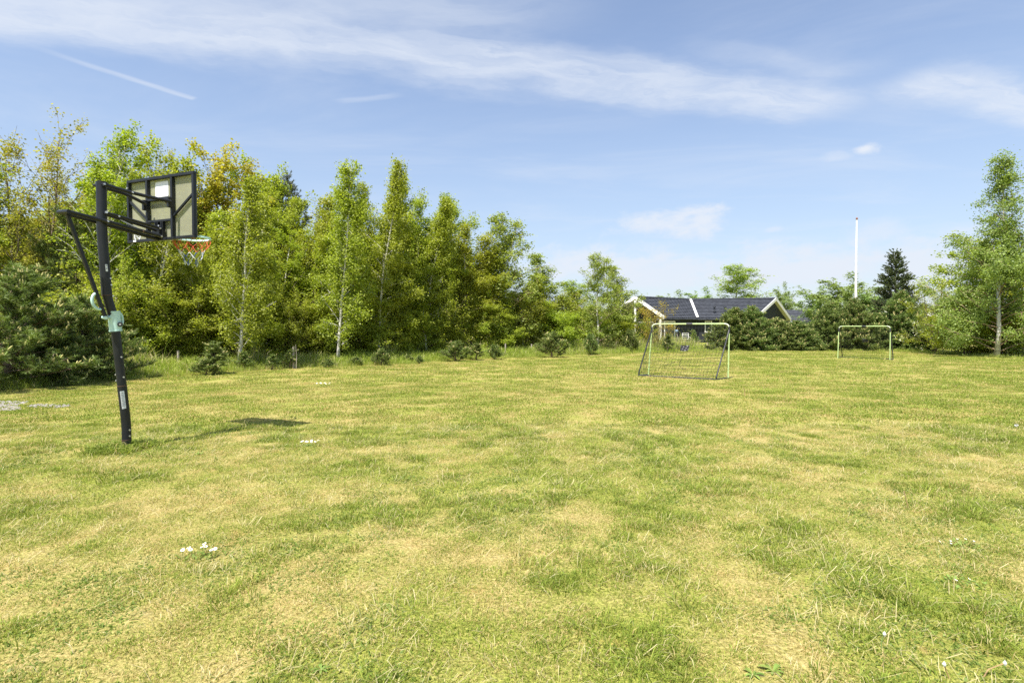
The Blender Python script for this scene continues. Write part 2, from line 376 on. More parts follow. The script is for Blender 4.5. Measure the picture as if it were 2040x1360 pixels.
# ------------------------------------------------------------------ grass (geometry-node instances of clump meshes)
def clump_mesh(name, rng, n, rad, h0, h1, wd, lean, mat, segs=2):
    a = rng.uniform(0, 2 * np.pi, n); r_ = rad * np.sqrt(rng.uniform(0, 1, n))
    base = np.stack([r_ * np.cos(a), r_ * np.sin(a), np.full(n, -.004)], -1)
    h = rng.uniform(h0, h1, n) * (1.1 - .5 * r_ / rad); da = a + rng.normal(0, 1.1, n); ln = np.abs(rng.normal(lean, lean * .5, n))
    dr = np.stack([np.cos(da), np.sin(da), np.zeros(n)], -1); sa = rng.uniform(0, 2 * np.pi, n); sd_ = np.stack([np.cos(sa), np.sin(sa), np.zeros(n)], -1)
    w_ = wd * rng.uniform(.6, 1.3, n)
    upz = np.array([0, 0, 1.])
    mid = base + dr * (h * ln * .35)[:, None] + upz * (h * .62)[:, None]
    tip = base + dr * (h * ln)[:, None] + upz * (h * np.clip(1.05 - .35 * ln, .25, 1))[:, None]
    V = np.stack([base - sd_ * w_[:, None] / 2, base + sd_ * w_[:, None] / 2, mid + sd_ * w_[:, None] * .42, mid - sd_ * w_[:, None] * .42, tip], 1).reshape(-1, 3)
    k = np.arange(n)[:, None] * 5
    rr = rng.uniform(0, 1, n); r2 = rng.uniform(0, 1, n)
    return mesh_of(name, V, [k + np.array([[0, 1, 2, 3]]), k + np.array([[3, 2, 4]])],
                   {'rnd': np.repeat(rr, 5), 'rnd2': np.repeat(r2, 5), 'tip': np.tile([0, 0, .6, .6, 1], n)}, False, [mat])
def gn_scatter(name, P, rot, scl, pick, dry_, protos, tags):
    me = mesh_of(name, P, [np.zeros((0, 3), int)], {'dry': dry_, 'scl': scl}) if False else None
    me = bpy.data.meshes.new(name); me.vertices.add(len(P)); me.vertices.foreach_set('co', np.asarray(P, np.float32).ravel())
    for k_, a_ in (('dry', dry_), ('scl', scl), ('rz', rot)):
        q_ = me.attributes.new(k_, 'FLOAT', 'POINT'); q_.data.foreach_set('value', np.asarray(a_, np.float32))
    q_ = me.attributes.new('pick', 'INT', 'POINT'); q_.data.foreach_set('value', np.asarray(pick, np.int32))
    cl = bpy.data.collections.new(name + '_blades')
    for i_, pm in enumerate(protos):
        cl.objects.link(bpy.data.objects.new('%s_clump_%02d' % (name, i_), pm))
    o = link(name, me, **tags)
    g = bpy.data.node_groups.new(name, 'GeometryNodeTree')
    g.interface.new_socket('Geometry', in_out='INPUT', socket_type='NodeSocketGeometry'); g.interface.new_socket('Geometry', in_out='OUTPUT', socket_type='NodeSocketGeometry')
    n = g.nodes; gi = n.new('NodeGroupInput'); go = n.new('NodeGroupOutput')
    ci = n.new('GeometryNodeCollectionInfo'); ci.inputs[0].default_value = cl; ci.inputs['Separate Children'].default_value = True; ci.inputs['Reset Children'].default_value = True
    ip = n.new('GeometryNodeInstanceOnPoints'); ip.inputs['Pick Instance'].default_value = True
    def na(nm, ty):
        q = n.new('GeometryNodeInputNamedAttribute'); q.data_type = ty; q.inputs[0].default_value = nm
        return [s_ for s_ in q.outputs if s_.enabled and s_.name == 'Attribute'][0]
    cx = n.new('ShaderNodeCombineXYZ'); g.links.new(na('rz', 'FLOAT'), cx.inputs[2])
    g.links.new(gi.outputs[0], ip.inputs['Points']); g.links.new(ci.outputs[0], ip.inputs['Instance'])
    g.links.new(na('pick', 'INT'), ip.inputs['Instance Index']); g.links.new(cx.outputs[0], ip.inputs['Rotation']); g.links.new(na('scl', 'FLOAT'), ip.inputs['Scale'])
    g.links.new(ip.outputs[0], go.inputs[0])
    md = o.modifiers.new('scatter', 'NODES'); md.node_group = g; return o
rng = np.random.default_rng(5)
lawn_protos = [clump_mesh('clump', rng, 66, .10, .012, .036, .0034, 1.0, M['lawn_blade']) for _ in range(5)] + \
              [clump_mesh('clump', rng, 54, .08, .020, .062, .0042, .9, M['lawn_blade']) for _ in range(4)] + \
              [clump_mesh('clump', rng, 70, .22, .018, .045, .008, .85, M['lawn_blade']) for _ in range(4)]
M['clover_leaf'] = grass_mat('clover_leaf', (.12, .19, .030), (.26, .34, .07), (.30, .30, .10), (.40, .38, .15), -.6)
M['thatch'] = grass_mat('thatch', (.50, .42, .20), (.66, .58, .33), (.50, .42, .20), (.70, .62, .38))
lawn_protos += [clump_mesh('clump', rng, 34, .11, .012, .032, .0085, 1.3, M['clover_leaf']) for _ in range(2)] + [clump_mesh('clump', rng, 16, .16, .05, .10, .0030, 1.6, M['thatch']) for _ in range(2)] + [clump_mesh('clump', rng, 34, .06, .05, .10, .0042, .7, M['lawn_blade'])]
P, S, K = [], [], []
for (z0, z1, dens, cls, sc) in ((1.2, 4.5, 270, 0, 1.0), (4.5, 8, 170, 0, 1.15), (8, 14, 44, 2, 1.0), (14, 24, 17, 2, 1.35), (24, 37, 8, 2, 1.6)):
    xm = z1 * 1.12 + 2.5; n = int((z1 - z0) * 2 * xm * dens); q = np.stack([rng.uniform(-xm, xm, n), rng.uniform(z0, z1, n)], -1)
    q = q[dist_edge(q[:, 0], q[:, 1]) < .3]; d = dryness(q[:, 0], q[:, 1])
    # tufts of longer green blades gather in patches
    tn = fbm(q[:, 0] * 2.1, q[:, 1] * 2.1, 77, 3); tuft = (tn - .57 + (.5 - d) * .14) > rng.uniform(0, .07, len(q))
    keep = rng.uniform(0, 1, len(q)) > np.clip(d - .5, 0, 1) * .5; q, d, tuft = q[keep], d[keep], tuft[keep]
    s_ = sc * rng.uniform(.75, 1.2, len(q)) * (1.1 - .30 * d); k_ = rng.integers(0, 5, len(q)) if cls == 0 else rng.integers(9, 13, len(q))
    if cls == 0: k_ = np.where(tuft, rng.integers(5, 9, len(q)), k_)
    else: s_ = np.where(tuft, s_ * 1.25, s_)
    if cls == 0:
        u1 = rng.uniform(0, 1, len(q)); cl_ = (fbm(q[:, 0] * 1.3, q[:, 1] * 1.3, 133, 3) > .57) & (u1 < .28); th_ = ~cl_ & (u1 > .90); lt_ = tuft & (u1 > .60) & (u1 < .72)
        k_ = np.where(cl_, rng.integers(13, 15, len(q)), k_); k_ = np.where(th_, rng.integers(15, 17, len(q)), k_); k_ = np.where(lt_, 17, k_)
    P.append(np.column_stack([q, ground_h(q[:, 0], q[:, 1])])); S.append(s_); K.append(k_)
# a ring of longer grass the mower misses round the hoop post
hb = gz(252, 891); n = 90; a = rng.uniform(0, 6.28, n); r_ = np.abs(rng.normal(.13, .09, n)) + .05
q = np.stack([hb[0] + r_ * np.cos(a), hb[1] + r_ * np.sin(a)], -1); P.append(np.column_stack([q, np.zeros(n)])); S.append(rng.uniform(1.2, 2.4, n)); K.append(rng.integers(5, 9, n))
P, S, K = np.vstack(P), np.concatenate(S), np.concatenate(K); D = dryness(P[:, 0], P[:, 1]); D[-n:] *= .3
D = np.clip(D * .58 + .00 + rng.normal(0, .20, len(D)) - np.where((K >= 5) & (K < 9), .22, 0), 0, 1)
gn_scatter('lawn_grass', P, rng.uniform(0, 6.28, len(P)), S, K, D, lawn_protos, dict(kind='stuff', label='short mown grass of the lawn, green with straw coloured patches', category='grass'))
tall_protos = [clump_mesh('tall_clump', rng, 42, .20, .14, .44, .010, .55, M['tall_blade']) for _ in range(5)] + [clump_mesh('tall_clump', rng, 24, .16, .4, .8, .010, .35, M['tall_blade']) for _ in range(2)]
n = 110000; q = np.stack([rng.uniform(-26, 34, n), rng.uniform(2, 46, n)], -1); de = dist_edge(q[:, 0], q[:, 1]) + .5 * (fbm(q[:, 0], q[:, 1], 5, 3) - .5)
lim = np.where(q[:, 0] > 12, 1.1, 7.5); dn = np.where(de < 3.5, 1., .45)
ok = (de > 0) & (de < lim) & (rng.uniform(0, 1, n) < dn * .8); q, de = q[ok], de[ok]
tall = (fbm(q[:, 0] * .5, q[:, 1] * .5, 61, 2) > .56) & (de > 1.2) & (rng.uniform(0, 1, len(q)) < .35)
s_ = np.clip(.4 + de * .9, .3, 1.5) * rng.uniform(.7, 1.25, len(q)) * (np.where(q[:, 0] > 12, .55, 1.05))
D = np.clip(.05 + .35 * fbm(q[:, 0] * .5, q[:, 1] * .5, 8) + rng.normal(0, .06, len(q)) + np.where(tall, .35, 0), 0, 1)
gn_scatter('tall_grass', np.column_stack([q, ground_h(q[:, 0], q[:, 1])]), rng.uniform(0, 6.28, len(q)), s_, np.where(tall, rng.integers(5, 7, len(q)), rng.integers(0, 5, len(q))), D, tall_protos,
           dict(kind='stuff', label='tall unmown grass along the foot of the trees', category='grass'))

# ------------------------------------------------------------------ trees
UP = np.array([0, 0, 1.])
def norm(v_): return v_ / (np.linalg.norm(v_, axis=-1, keepdims=True) + 1e-9)
def leaves(P, size, rng, wd=.75, up=.35, droop=0., jit=.35, out_from=None, outw=.4):
    """diamond shaped leaves; returns V, quads, rnd"""
    n = len(P); L = size * rng.uniform(1 - jit, 1 + jit, n)
    d = rng.normal(0, 1, (n, 3)); d[:, 2] = d[:, 2] * .6 - droop; d = norm(d)
    nr = rng.normal(0, 1, (n, 3)); nr[:, 2] = np.abs(nr[:, 2]) + up
    if out_from is not None: nr += outw * norm(P - out_from)
    s_ = norm(np.cross(d, norm(nr)))
    a = P; b_ = P + (d * .45 + s_ * wd * .5) * L[:, None]; c_ = P + d * L[:, None]; e = P + (d * .45 - s_ * wd * .5) * L[:, None]
    V = np.stack([a, b_, c_, e], 1).reshape(-1, 3); k = np.arange(n)[:, None] * 4
    return V, k + np.array([[0, 1, 2, 3]])
def curve(p0, d0, L, rng, m=5, bend=0.12, sag=0.):
    P = [np.array(p0, float)]; d = np.array(d0, float)
    for i_ in range(m - 1):
        d = d + rng.normal(0, bend, 3) + np.array([0, 0, -sag]); d /= np.linalg.norm(d); P.append(P[-1] + d * L / (m - 1))
    return np.array(P)
PROTO = {}
def tree_proto(key, seed, H, Rr, tr, c0, prof, nl, nleaf, lsize, leafmat, barkm, twigm=None, el=(35, 65), sag=.02, droop=.2, sigma=.09, frontcut=1., lean=(0, 0), trunk=None,
               twigk=7, wd=.75, clump=.55, wob=.12, stems=1, blossom=0, back=0, limb_r=.35):
    """a tree as meshes: trunk, limbs, crown. prof(u) = crown radius at relative height u"""
    rng = np.random.default_rng(seed); tm, lm = MB(), MB(); tw = []
    for st in range(stems):
        if trunk is not None: TP = np.asarray(trunk, float)
        else:
            m = 9; u_ = np.linspace(0, 1, m); off = np.cumsum(rng.normal(0, wob * H / 30, (m, 2)), 0); off[0] = 0
            sa = st * 2 * np.pi / max(stems, 1) + rng.uniform(0, 1); sp = (0 if stems == 1 else .22 * Rr * 1.6)
            hh = H * (1 if st == 0 else rng.uniform(.75, .97))
            TP = np.column_stack([off[:, 0] + lean[0] * u_ ** 1.6 + math.cos(sa) * (.06 * (stems > 1) + sp * u_ ** .9), off[:, 1] + lean[1] * u_ ** 1.6 + math.sin(sa) * (.06 * (stems > 1) + sp * u_ ** .9), hh * .97 * u_])
        m = len(TP); uu = TP[:, 2] / H; rad = tr * (1 - uu * .93) ** 1.0 * np.where(np.arange(m) == 0, 1.25, 1) * (1 if stems == 1 else .75)
        tm.tube(TP, np.maximum(rad, .006), 8)
        for i_ in range(nl // stems):
            u0 = c0 + (1 - c0) * ((i_ + rng.uniform(0, 1)) / (nl // stems)) ** .95; u0 = min(u0, .985)
            zt = u0 * TP[-1, 2]; p0 = np.array([np.interp(zt, TP[:, 2], TP[:, k_]) for k_ in range(3)])
            az = i_ * 2.39996 + rng.uniform(-.4, .4); front = -math.sin(az)
            L = Rr * prof(u0) * rng.uniform(.42, 1.3) * (1 - (1 - frontcut) * max(front, 0))
            L = max(L, .12 * Rr)
            e = R(el[0] + (el[1] - el[0]) * u0) + rng.normal(0, .12)
            d0 = np.array([math.cos(az) * math.cos(e), math.sin(az) * math.cos(e), math.sin(e)])
            LP = curve(p0, d0, L / max(.6, math.cos(e)) * .9, rng, 5, .13, sag)
            r0 = max(.005, tr * (1 - u0 * .9) * limb_r); lm.tube(LP, np.linspace(r0, .004, 5), 4, False)
            nt = max(3, int(twigk * (.5 + L / Rr)))
            for j in range(nt):
                f_ = rng.uniform(.18, 1); k_ = f_ * 4; a_ = int(min(k_, 3)); q0 = LP[a_] + (LP[a_ + 1] - LP[a_]) * (k_ - a_)
                dd = norm(LP[min(a_ + 1, 4)] - LP[a_]) + rng.normal(0, .65, 3); dd = norm(dd)
                TL = (.16 + .34 * L * (1.15 - f_)) * rng.uniform(.6, 1.3)
                Q_ = curve(q0, dd, TL, rng, 3, .18, sag * 4 + droop * .25); tw.append((Q_, rng.lognormal(0, clump) * TL))
                if rng.uniform() < .6: lm.tube(Q_, np.linspace(min(r0 * .6, .010), .003, 3), 3, False)
    wgt = np.array([t_[1] for t_ in tw]); wgt /= wgt.sum(); cnt = rng.multinomial(nleaf, wgt)
    idx = np.repeat(np.arange(len(tw)), cnt); Q_ = np.array([t_[0] for t_ in tw])[idx]; f_ = rng.uniform(0, 1, len(idx)) ** .8 * 2
    a_ = np.minimum(f_.astype(int), 1); fr = (f_ - a_)[:, None]; ii = np.arange(len(idx))
    Pl = Q_[ii, a_] * (1 - fr) + Q_[ii, a_ + 1] * fr + rng.normal(0, sigma, (len(idx), 3))
    Pl = Pl[Pl[:, 2] > .12]
    gap = (vnoise(Pl[:, 0] * 2.1 + Pl[:, 1] * .9, Pl[:, 2] * 1.7 - Pl[:, 1] * 1.1, seed) + .6 * vnoise(Pl[:, 0] * 4.5 - Pl[:, 1] * 2, Pl[:, 2] * 3.9 + Pl[:, 1] * 2.2, seed + 9)) / 1.6
    Pl = Pl[(gap > (.36 if key not in ('big_birch', 'willow', 'birch4', 'birch5') else .26)) | (rng.uniform(0, 1, len(Pl)) < .18)]
    if trunk is not None:
        tx = np.interp(Pl[:, 2], TP[:, 2], TP[:, 0]); hide = (Pl[:, 1] < .1) & (np.abs(Pl[:, 0] - tx) < .16) & (Pl[:, 2] < H * .72)
        Pl = Pl[(Pl[:, 2] < H * 1.02) & ~(hide & (rng.uniform(0, 1, len(Pl)) < .8))]
    elif nleaf > 1000: H, Rr = float(np.percentile(Pl[:, 2], 99.6)), float(np.percentile(np.abs(Pl[:, 0] - np.median(Pl[:, 0])), 95))
    else: H = 1.25 * H
    V, Q4 = leaves(Pl, lsize, rng, wd, up=0., droop=droop, out_from=np.array([0, 0, H * .45]))
    tc_ = rng.uniform(0, 1, len(tw)); rn = np.clip(rng.uniform(0, 1, len(Pl)) * .75 + .25 * tc_[idx[:len(Pl)]], 0, 1)
    parts = {'trunk': mesh_of('trunk', np.vstack(tm.V), [np.vstack(tm.Q), np.vstack(tm.T)], smooth=True, mats=[barkm]),
             'limbs': mesh_of('limbs', np.vstack(lm.V), [np.vstack(lm.Q)], smooth=True, mats=[twigm or barkm])}
    if nleaf > 10: parts['crown'] = mesh_of('crown', V, [Q4], {'rnd': np.repeat(rn, 4)}, mats=[leafmat])
    if blossom:
        ends = np.array([t_[0][-1] for t_ in tw]); ends = ends[rng.integers(0, len(ends), blossom // 8)]
        B_ = np.repeat(ends, 8, 0) + rng.normal(0, .05, (len(ends) * 8, 3)); B_ += norm(B_ - np.array([0, 0, H * .5])) * .08
        V, Q4 = leaves(B_, .05, rng, 1.0, up=.6); parts['blossom'] = mesh_of('blossom', V, [Q4], {'rnd': np.repeat(rng.uniform(0, 1, len(B_)), 4)}, mats=[M['blossom']])
    PROTO[key] = (H, Rr, parts); return key
WIDEN = {}
STUFF_PARTS = ('crown', 'limbs', 'candles', 'blossom')
def place_tree(key, name, px, base_z, top, halfw, label, cat='tree', group=None, rot=None, x=None, sink=0, tilt=0):
    H0, R0, parts = PROTO[key]
    H = 1.4 + (654 - top) * base_z / F; wx = halfw * base_z / F * WIDEN.get(key, 1.0)
    px_x = (px - 1020) / F * base_z if x is None else x
    r_ = thing(name, label, cat, (px_x, base_z, -sink), 0, group)
    s_ = (wx / R0, (wx / R0 * .5 + H / H0 * .5) , H / H0)
    r_.rotation_euler = (0, tilt, rot if rot is not None else 0)
    for k_, me in parts.items():
        o = link(k_, me, r_); o.scale = s_ if rot is None else (s_[0], s_[0], s_[2])
        if k_ in STUFF_PARTS: o['kind'] = 'stuff'
    return r_
def p_birch(u_): return (np.clip((u_ + .05) / .3, .45, 1) * (1.02 - u_ ** 1.9))
def p_col(u_): return .65 + .35 * math.sin(u_ * math.pi) - .45 * max(0, u_ - .7) / .3
def p_round(u_): return max(.12, math.sin(min(1, max(0, u_ * 1.02)) * math.pi * .93) ** .6)
def p_bush(u_): return max(.15, (1 - u_ ** 2.2) ** .6)
def p_cone(u_): return max(.05, 1.05 - u_)
BL, BB, TB, BR = M['birch_leaf'], M['birch_bark'], M['twig_bark'], M['brown_bark']
tree_proto('birch1', 1, 8, 1.5, .085, .14, p_birch, 72, 40000, .074, BL, BB, TB, frontcut=.3, droop=.3, sigma=.12, el=(30, 60))
tree_proto('birch2', 2, 8, 1.5, .075, .14, p_birch, 76, 40000, .074, BL, BB, TB, frontcut=.4, droop=.3, stems=2, sigma=.13, el=(30, 60))
tree_proto('birch3', 3, 8, 1.5, .085, .10, p_col, 66, 29000, .074, BL, BB, TB, frontcut=.25, droop=.4, clump=.8, sigma=.13, el=(30, 60))
tree_proto('birch4', 4, 7, 1.3, .06, .12, p_birch, 56, 15000, .074, M['far_birch_leaf'], BB, TB, droop=.5, lean=(-.5, 0), clump=.8)
tree_proto('birch5', 15, 7, 1.3, .065, .10, p_col, 52, 13500, .074, M['far_birch_leaf'], BB, TB, droop=.5, clump=.7)
tree_proto('oak1', 5, 9, 2.2, .10, .22, p_round, 66, 12500, .085, M['oak_leaf'], BR, BR, el=(30, 70), droop=.1, clump=.9, stems=2, sigma=.11)
tree_proto('oak2', 6, 9, 2.2, .12, .12, p_round, 66, 26000, .085, M['maple_leaf'], BB, BR, el=(30, 65), droop=.1, clump=.8, stems=2)
tree_proto('maple', 7, 8, 2.0, .12, .10, p_round, 70, 28000, .095, M['maple_leaf'], BR, BR, el=(25, 60), droop=.2, wd=.95, sigma=.13)
tree_proto('bronze', 8, 8, 2.0, .12, .10, p_round, 70, 28000, .085, M['bronze_leaf'], BR, BR, el=(25, 60), droop=.1, wd=.9)
tree_proto('bare', 9, 8, 1.6, .08, .15, p_round, 46, 200, .06, M['oak_leaf'], BR, BR, el=(45, 78))
tree_proto('bush1', 10, 4, 1.6, .05, .02, p_bush, 70, 20000, .085, M['bush_leaf'], BR, BR, el=(20, 70), stems=4, sigma=.10)
tree_proto('bush2', 11, 4, 1.6, .05, .02, p_bush, 70, 20000, .074, BL, BB, TB, el=(35, 75), stems=3, sigma=.10, droop=.4)
tree_proto('hawthorn', 12, 4, 1.5, .06, .05, p_bush, 54, 11000, .065, M['bush_leaf'], BR, BR, el=(20, 70), stems=3, blossom=2000)
tree_proto('young_bronze', 13, 3, 1.2, .04, .05, p_bush, 40, 4200, .06, M['bronze_leaf'], BR, BR, el=(30, 70), stems=2, clump=.9)
tree_proto('big_birch', 14, 9.4, 2.4, .085, .02, p_cone, 110, 62000, .066, M['tall_birch_leaf'], BB, TB, el=(30, 60), droop=.9, sag=.05, clump=.9, sigma=.12)
tree_proto('willow', 16, 5, 2.0, .08, .1, p_round, 56, 15000, .10, M['willow_leaf'], BR, BR, el=(40, 75), stems=3, clump=.8)
# the near birch with its bare white stem
zb = 18.8
tk = [at(px, py, zb) - np.array([at(475, 712, zb)[0], zb, 0]) for px, py in [(475, 735), (480, 680), (483, 620), (488, 545), (487, 505), (492, 440), (496, 400), (500, 368)]]
tk = np.array(tk); tk[:, 1] = 0; tk[0, 2] = 0
tree_proto('birch_white', 21, 7.6, 1.5, .065, .10, p_birch, 70, 30000, .07, BL, BB, BB, frontcut=.2, droop=.4, trunk=tk, limb_r=.3, sigma=.12)
zb = 18.9
tk = [at(px, py, zb) - np.array([at(301, 704, zb)[0], zb, 0]) for px, py in [(299, 735), (301, 712), (305, 660), (312, 600), (322, 550), (334, 500), (343, 455), (348, 425)]]
tk = np.array(tk); tk[:, 1] = 0; tk[0, 2] = 0
tree_proto('birch_lean', 22, 6.4, 1.4, .065, .10, p_birch, 64, 24000, .07, BL, BB, BB, frontcut=.12, droop=.4, trunk=tk, limb_r=.4)
zb = 18.6
tk = [at(px, py, zb) - np.array([at(196, 712, zb)[0], zb, 0]) for px, py in [(196, 716), (200, 640), (206, 560), (213, 480), (222, 400), (232, 330), (238, 300)]]
tk = np.array(tk); tk[:, 1] = 0; tk[0, 2] = 0
tree_proto('birch_fork', 23, 8.2, 1.5, .09, .30, p_round, 60, 20000, .075, M['maple_leaf'], BB, BB, el=(45, 72), frontcut=.3, droop=.2, trunk=tk, limb_r=.55, clump=.8)

def stem_tree(key, seed, H, Rr, zb, pts, **kw):
    tk = np.array([at(px, py, zb) - np.array([at(*pts[0], zb)[0], zb, 0]) for px, py in pts]); tk[:, 1] = 0; tk[0, 2] = 0
    tree_proto(key, seed, H, Rr, .062, .08, p_birch, 72, 36000, .074, BL, BB, BB, frontcut=.25, droop=.4, trunk=tk, limb_r=.3, sigma=.13, **kw)
stem_tree('birch_stem1', 24, 8.1, 1.5, 21.4, [(672, 730), (674, 690), (677, 650), (680, 600), (685, 550), (690, 490), (694, 430), (697, 370), (699, 335)])
stem_tree('birch_stem2', 25, 8.8, 1.4, 23.6, [(752, 722), (754, 690), (757, 620), (762, 550), (774, 480), (786, 410), (794, 360), (797, 330)])
stem_tree('birch_stem3', 26, 7.4, 1.3, 26.0, [(838, 716), (842, 690), (848, 640), (858, 560), (870, 500), (884, 440), (892, 400)])

# pines
def pine_proto(key, seed, H, Rr, tr, c0, nb, per, prof, nlen, nw, mat, el=(15, 60), candles=0, clen=.10, barkm=None, needles=20, curl=.10, cr=.011, spread=1.0):
    rng = np.random.default_rng(seed); tm, lm = MB(), MB(); m = 7; u_ = np.linspace(0, 1, m)
    off = np.cumsum(rng.normal(0, H / 60, (m, 2)), 0); off[0] = 0; TP = np.column_stack([off, H * .97 * u_])
    tm.tube(TP, np.maximum(tr * (1 - .93 * u_), .006), 7); SH, SD = [], []
    for i_ in range(nb):
        u0 = c0 + (1 - c0) * (i_ + rng.uniform(0, 1)) / nb; zt = u0 * H * .95; p0 = np.array([np.interp(zt, TP[:, 2], TP[:, k_]) for k_ in range(3)])
        az = i_ * 2.39996 + rng.uniform(-.3, .3); L = max(.12, Rr * prof(u0) * rng.uniform(*((.45, 1.25) if 'small' in key else (.7, 1.1)))); e = R(el[0] + (el[1] - el[0]) * u0) + rng.normal(0, .1)
        LP = curve(p0, (math.cos(az) * math.cos(e), math.sin(az) * math.cos(e), math.sin(e)), L, rng, 5, .1, -curl)
        lm.tube(LP, np.linspace(max(.008, tr * .35 * (1 - u0 * .8)), .005, 5), 4, False)
        for j in range(max(3, int(per * L / Rr) + 2)):
            f_ = rng.uniform(.15, 1) ** .75; k_ = f_ * 4; a_ = int(min(k_, 3)); q0 = LP[a_] + (LP[a_ + 1] - LP[a_]) * (k_ - a_)
            dd = norm(LP[a_ + 1] - LP[a_]) * .6 + rng.normal(0, .45 * spread, 3) + UP * (.45 if curl > 0 else 0); dd = norm(dd)
            TL = rng.uniform(.12, .30) * (1.2 - .4 * f_) * min(1.5, max(.8, Rr)); q1 = q0 + dd * TL
            lm.tube([q0, q1], [.005, .004], 3, False)
            for w_ in (.45, 1.0) if TL > .18 else (1.0,): SH.append(q0 + dd * TL * w_); SD.append(norm(dd + UP * .25 * (curl > 0)))
    SH, SD = np.array(SH), np.array(SD); n = len(SH); P_ = np.repeat(SH, needles, 0); D_ = np.repeat(SD, needles, 0)
    along = rng.uniform(-.9, .15, len(P_)) * .10; P_ = P_ + D_ * along[:, None]
    nd = norm(D_ * .75 + rng.normal(0, .55, P_.shape)); s_ = norm(np.cross(nd, rng.normal(0, 1, P_.shape)))
    L = nlen * rng.uniform(.7, 1.2, len(P_))[:, None]
    V = np.stack([P_ - s_ * nw / 2, P_ + s_ * nw / 2, P_ + nd * L], 1).reshape(-1, 3); T_ = np.arange(len(P_))[:, None] * 3 + np.array([[0, 1, 2]])
    rs = np.repeat(rng.uniform(0, 1, n), needles) * .5 + rng.uniform(0, .5, len(P_))
    parts = {'trunk': mesh_of('trunk', np.vstack(tm.V), [np.vstack(tm.Q), np.vstack(tm.T)], smooth=True, mats=[barkm or M['pine_bark']]),
             'limbs': mesh_of('limbs', np.vstack(lm.V), [np.vstack(lm.Q)], smooth=True, mats=[barkm or M['pine_bark']]),
             'crown': mesh_of('crown', V, [T_], {'rnd': np.repeat(rs, 3)}, mats=[mat])}
    if candles:
        rad = np.linalg.norm(SH[:, :2], axis=1); outer = rad / (Rr * np.array([prof(min(1, z_ / H)) for z_ in SH[:, 2]]) + .1) + SH[:, 2] / H * .5 + rng.uniform(0, .35, n)
        ix = rng.permutation(np.argsort(-outer)[:candles * 4])[:candles]; cm = MB(); cr_ = []
        for i_ in ix:
            for k_ in range(rng.integers(1, 4)):
                b0 = SH[i_] + rng.normal(0, .012, 3); dd = norm(UP + rng.normal(0, .22, 3) + SD[i_] * .3); l_ = clen * rng.uniform(.5, 1.25)
                cm.tube([b0, b0 + dd * l_ * .75, b0 + dd * l_], [cr, cr * .85, .002], 4, False); cr_ += [rng.uniform(0, 1)] * 12
        parts['candles'] = mesh_of('candles', np.vstack(cm.V), [np.vstack(cm.Q)], {'rnd': cr_}, mats=[M['candle']])
    H, Rr = float(np.percentile(SH[:, 2], 99.5)) + .05, float(np.percentile(np.abs(SH[:, 0]), 95)); PROTO[key] = (H, Rr, parts)
def p_pine(u_): return max(.10, (1 - u_) ** .75 * (1.0 if u_ > .1 else .8 + 2 * u_))
def p_hedge(u_): return max(.12, (1 - u_ ** 1.35) ** .72)
pine_proto('pine_near1', 31, 2.9, 1.35, .06, .01, 84, 28, p_pine, .085, .011, M['needle'], candles=480, needles=34, clen=.10, cr=.010, el=(-5, 60))
pine_proto('pine_near2', 32, 2.3, 1.2, .05, .01, 84, 28, p_hedge, .08, .011, M['needle'], candles=620, needles=34, clen=.085, cr=.010, el=(-8, 60))
pine_proto('pine_hedge1', 33, 3.2, 1.6, .06, .01, 100, 28, p_hedge, .12, .022, M['needle'], candles=430, needles=28, clen=.13, cr=.018, el=(-10, 60))
pine_proto('pine_hedge2', 34, 3.2, 1.6, .06, .01, 100, 28, p_pine, .12, .022, M['needle'], candles=430, needles=28, clen=.13, cr=.018, el=(-10, 60))
pine_proto('pine_small1', 35, 1.0, .55, .03, .01, 34, 12, p_hedge, .08, .016, M['needle'], candles=16, needles=26, clen=.09, cr=.012)
pine_proto('pine_small2', 36, 1.3, .45, .025, .18, 22, 9, p_pine, .08, .016, M['needle'], candles=10, needles=26, clen=.10, cr=.012, el=(30, 70))
pine_proto('scots', 37, 8, 1.9, .13, .30, 56, 30, p_round, .12, .022, M['needle_blue'], candles=80, needles=22, clen=.16, cr=.018, el=(15, 60))
pine_proto('scots2', 38, 6, 2.0, .11, .12, 66, 28, p_round, .11, .020, M['needle'], candles=220, needles=24, clen=.15, cr=.016, el=(10, 55))
pine_proto('spruce', 39, 6.6, 1.6, .10, .04, 170, 40, p_cone, .06, .034, M['needle_dark'], needles=18, el=(-12, 35), curl=.03, barkm=BR, spread=.6)

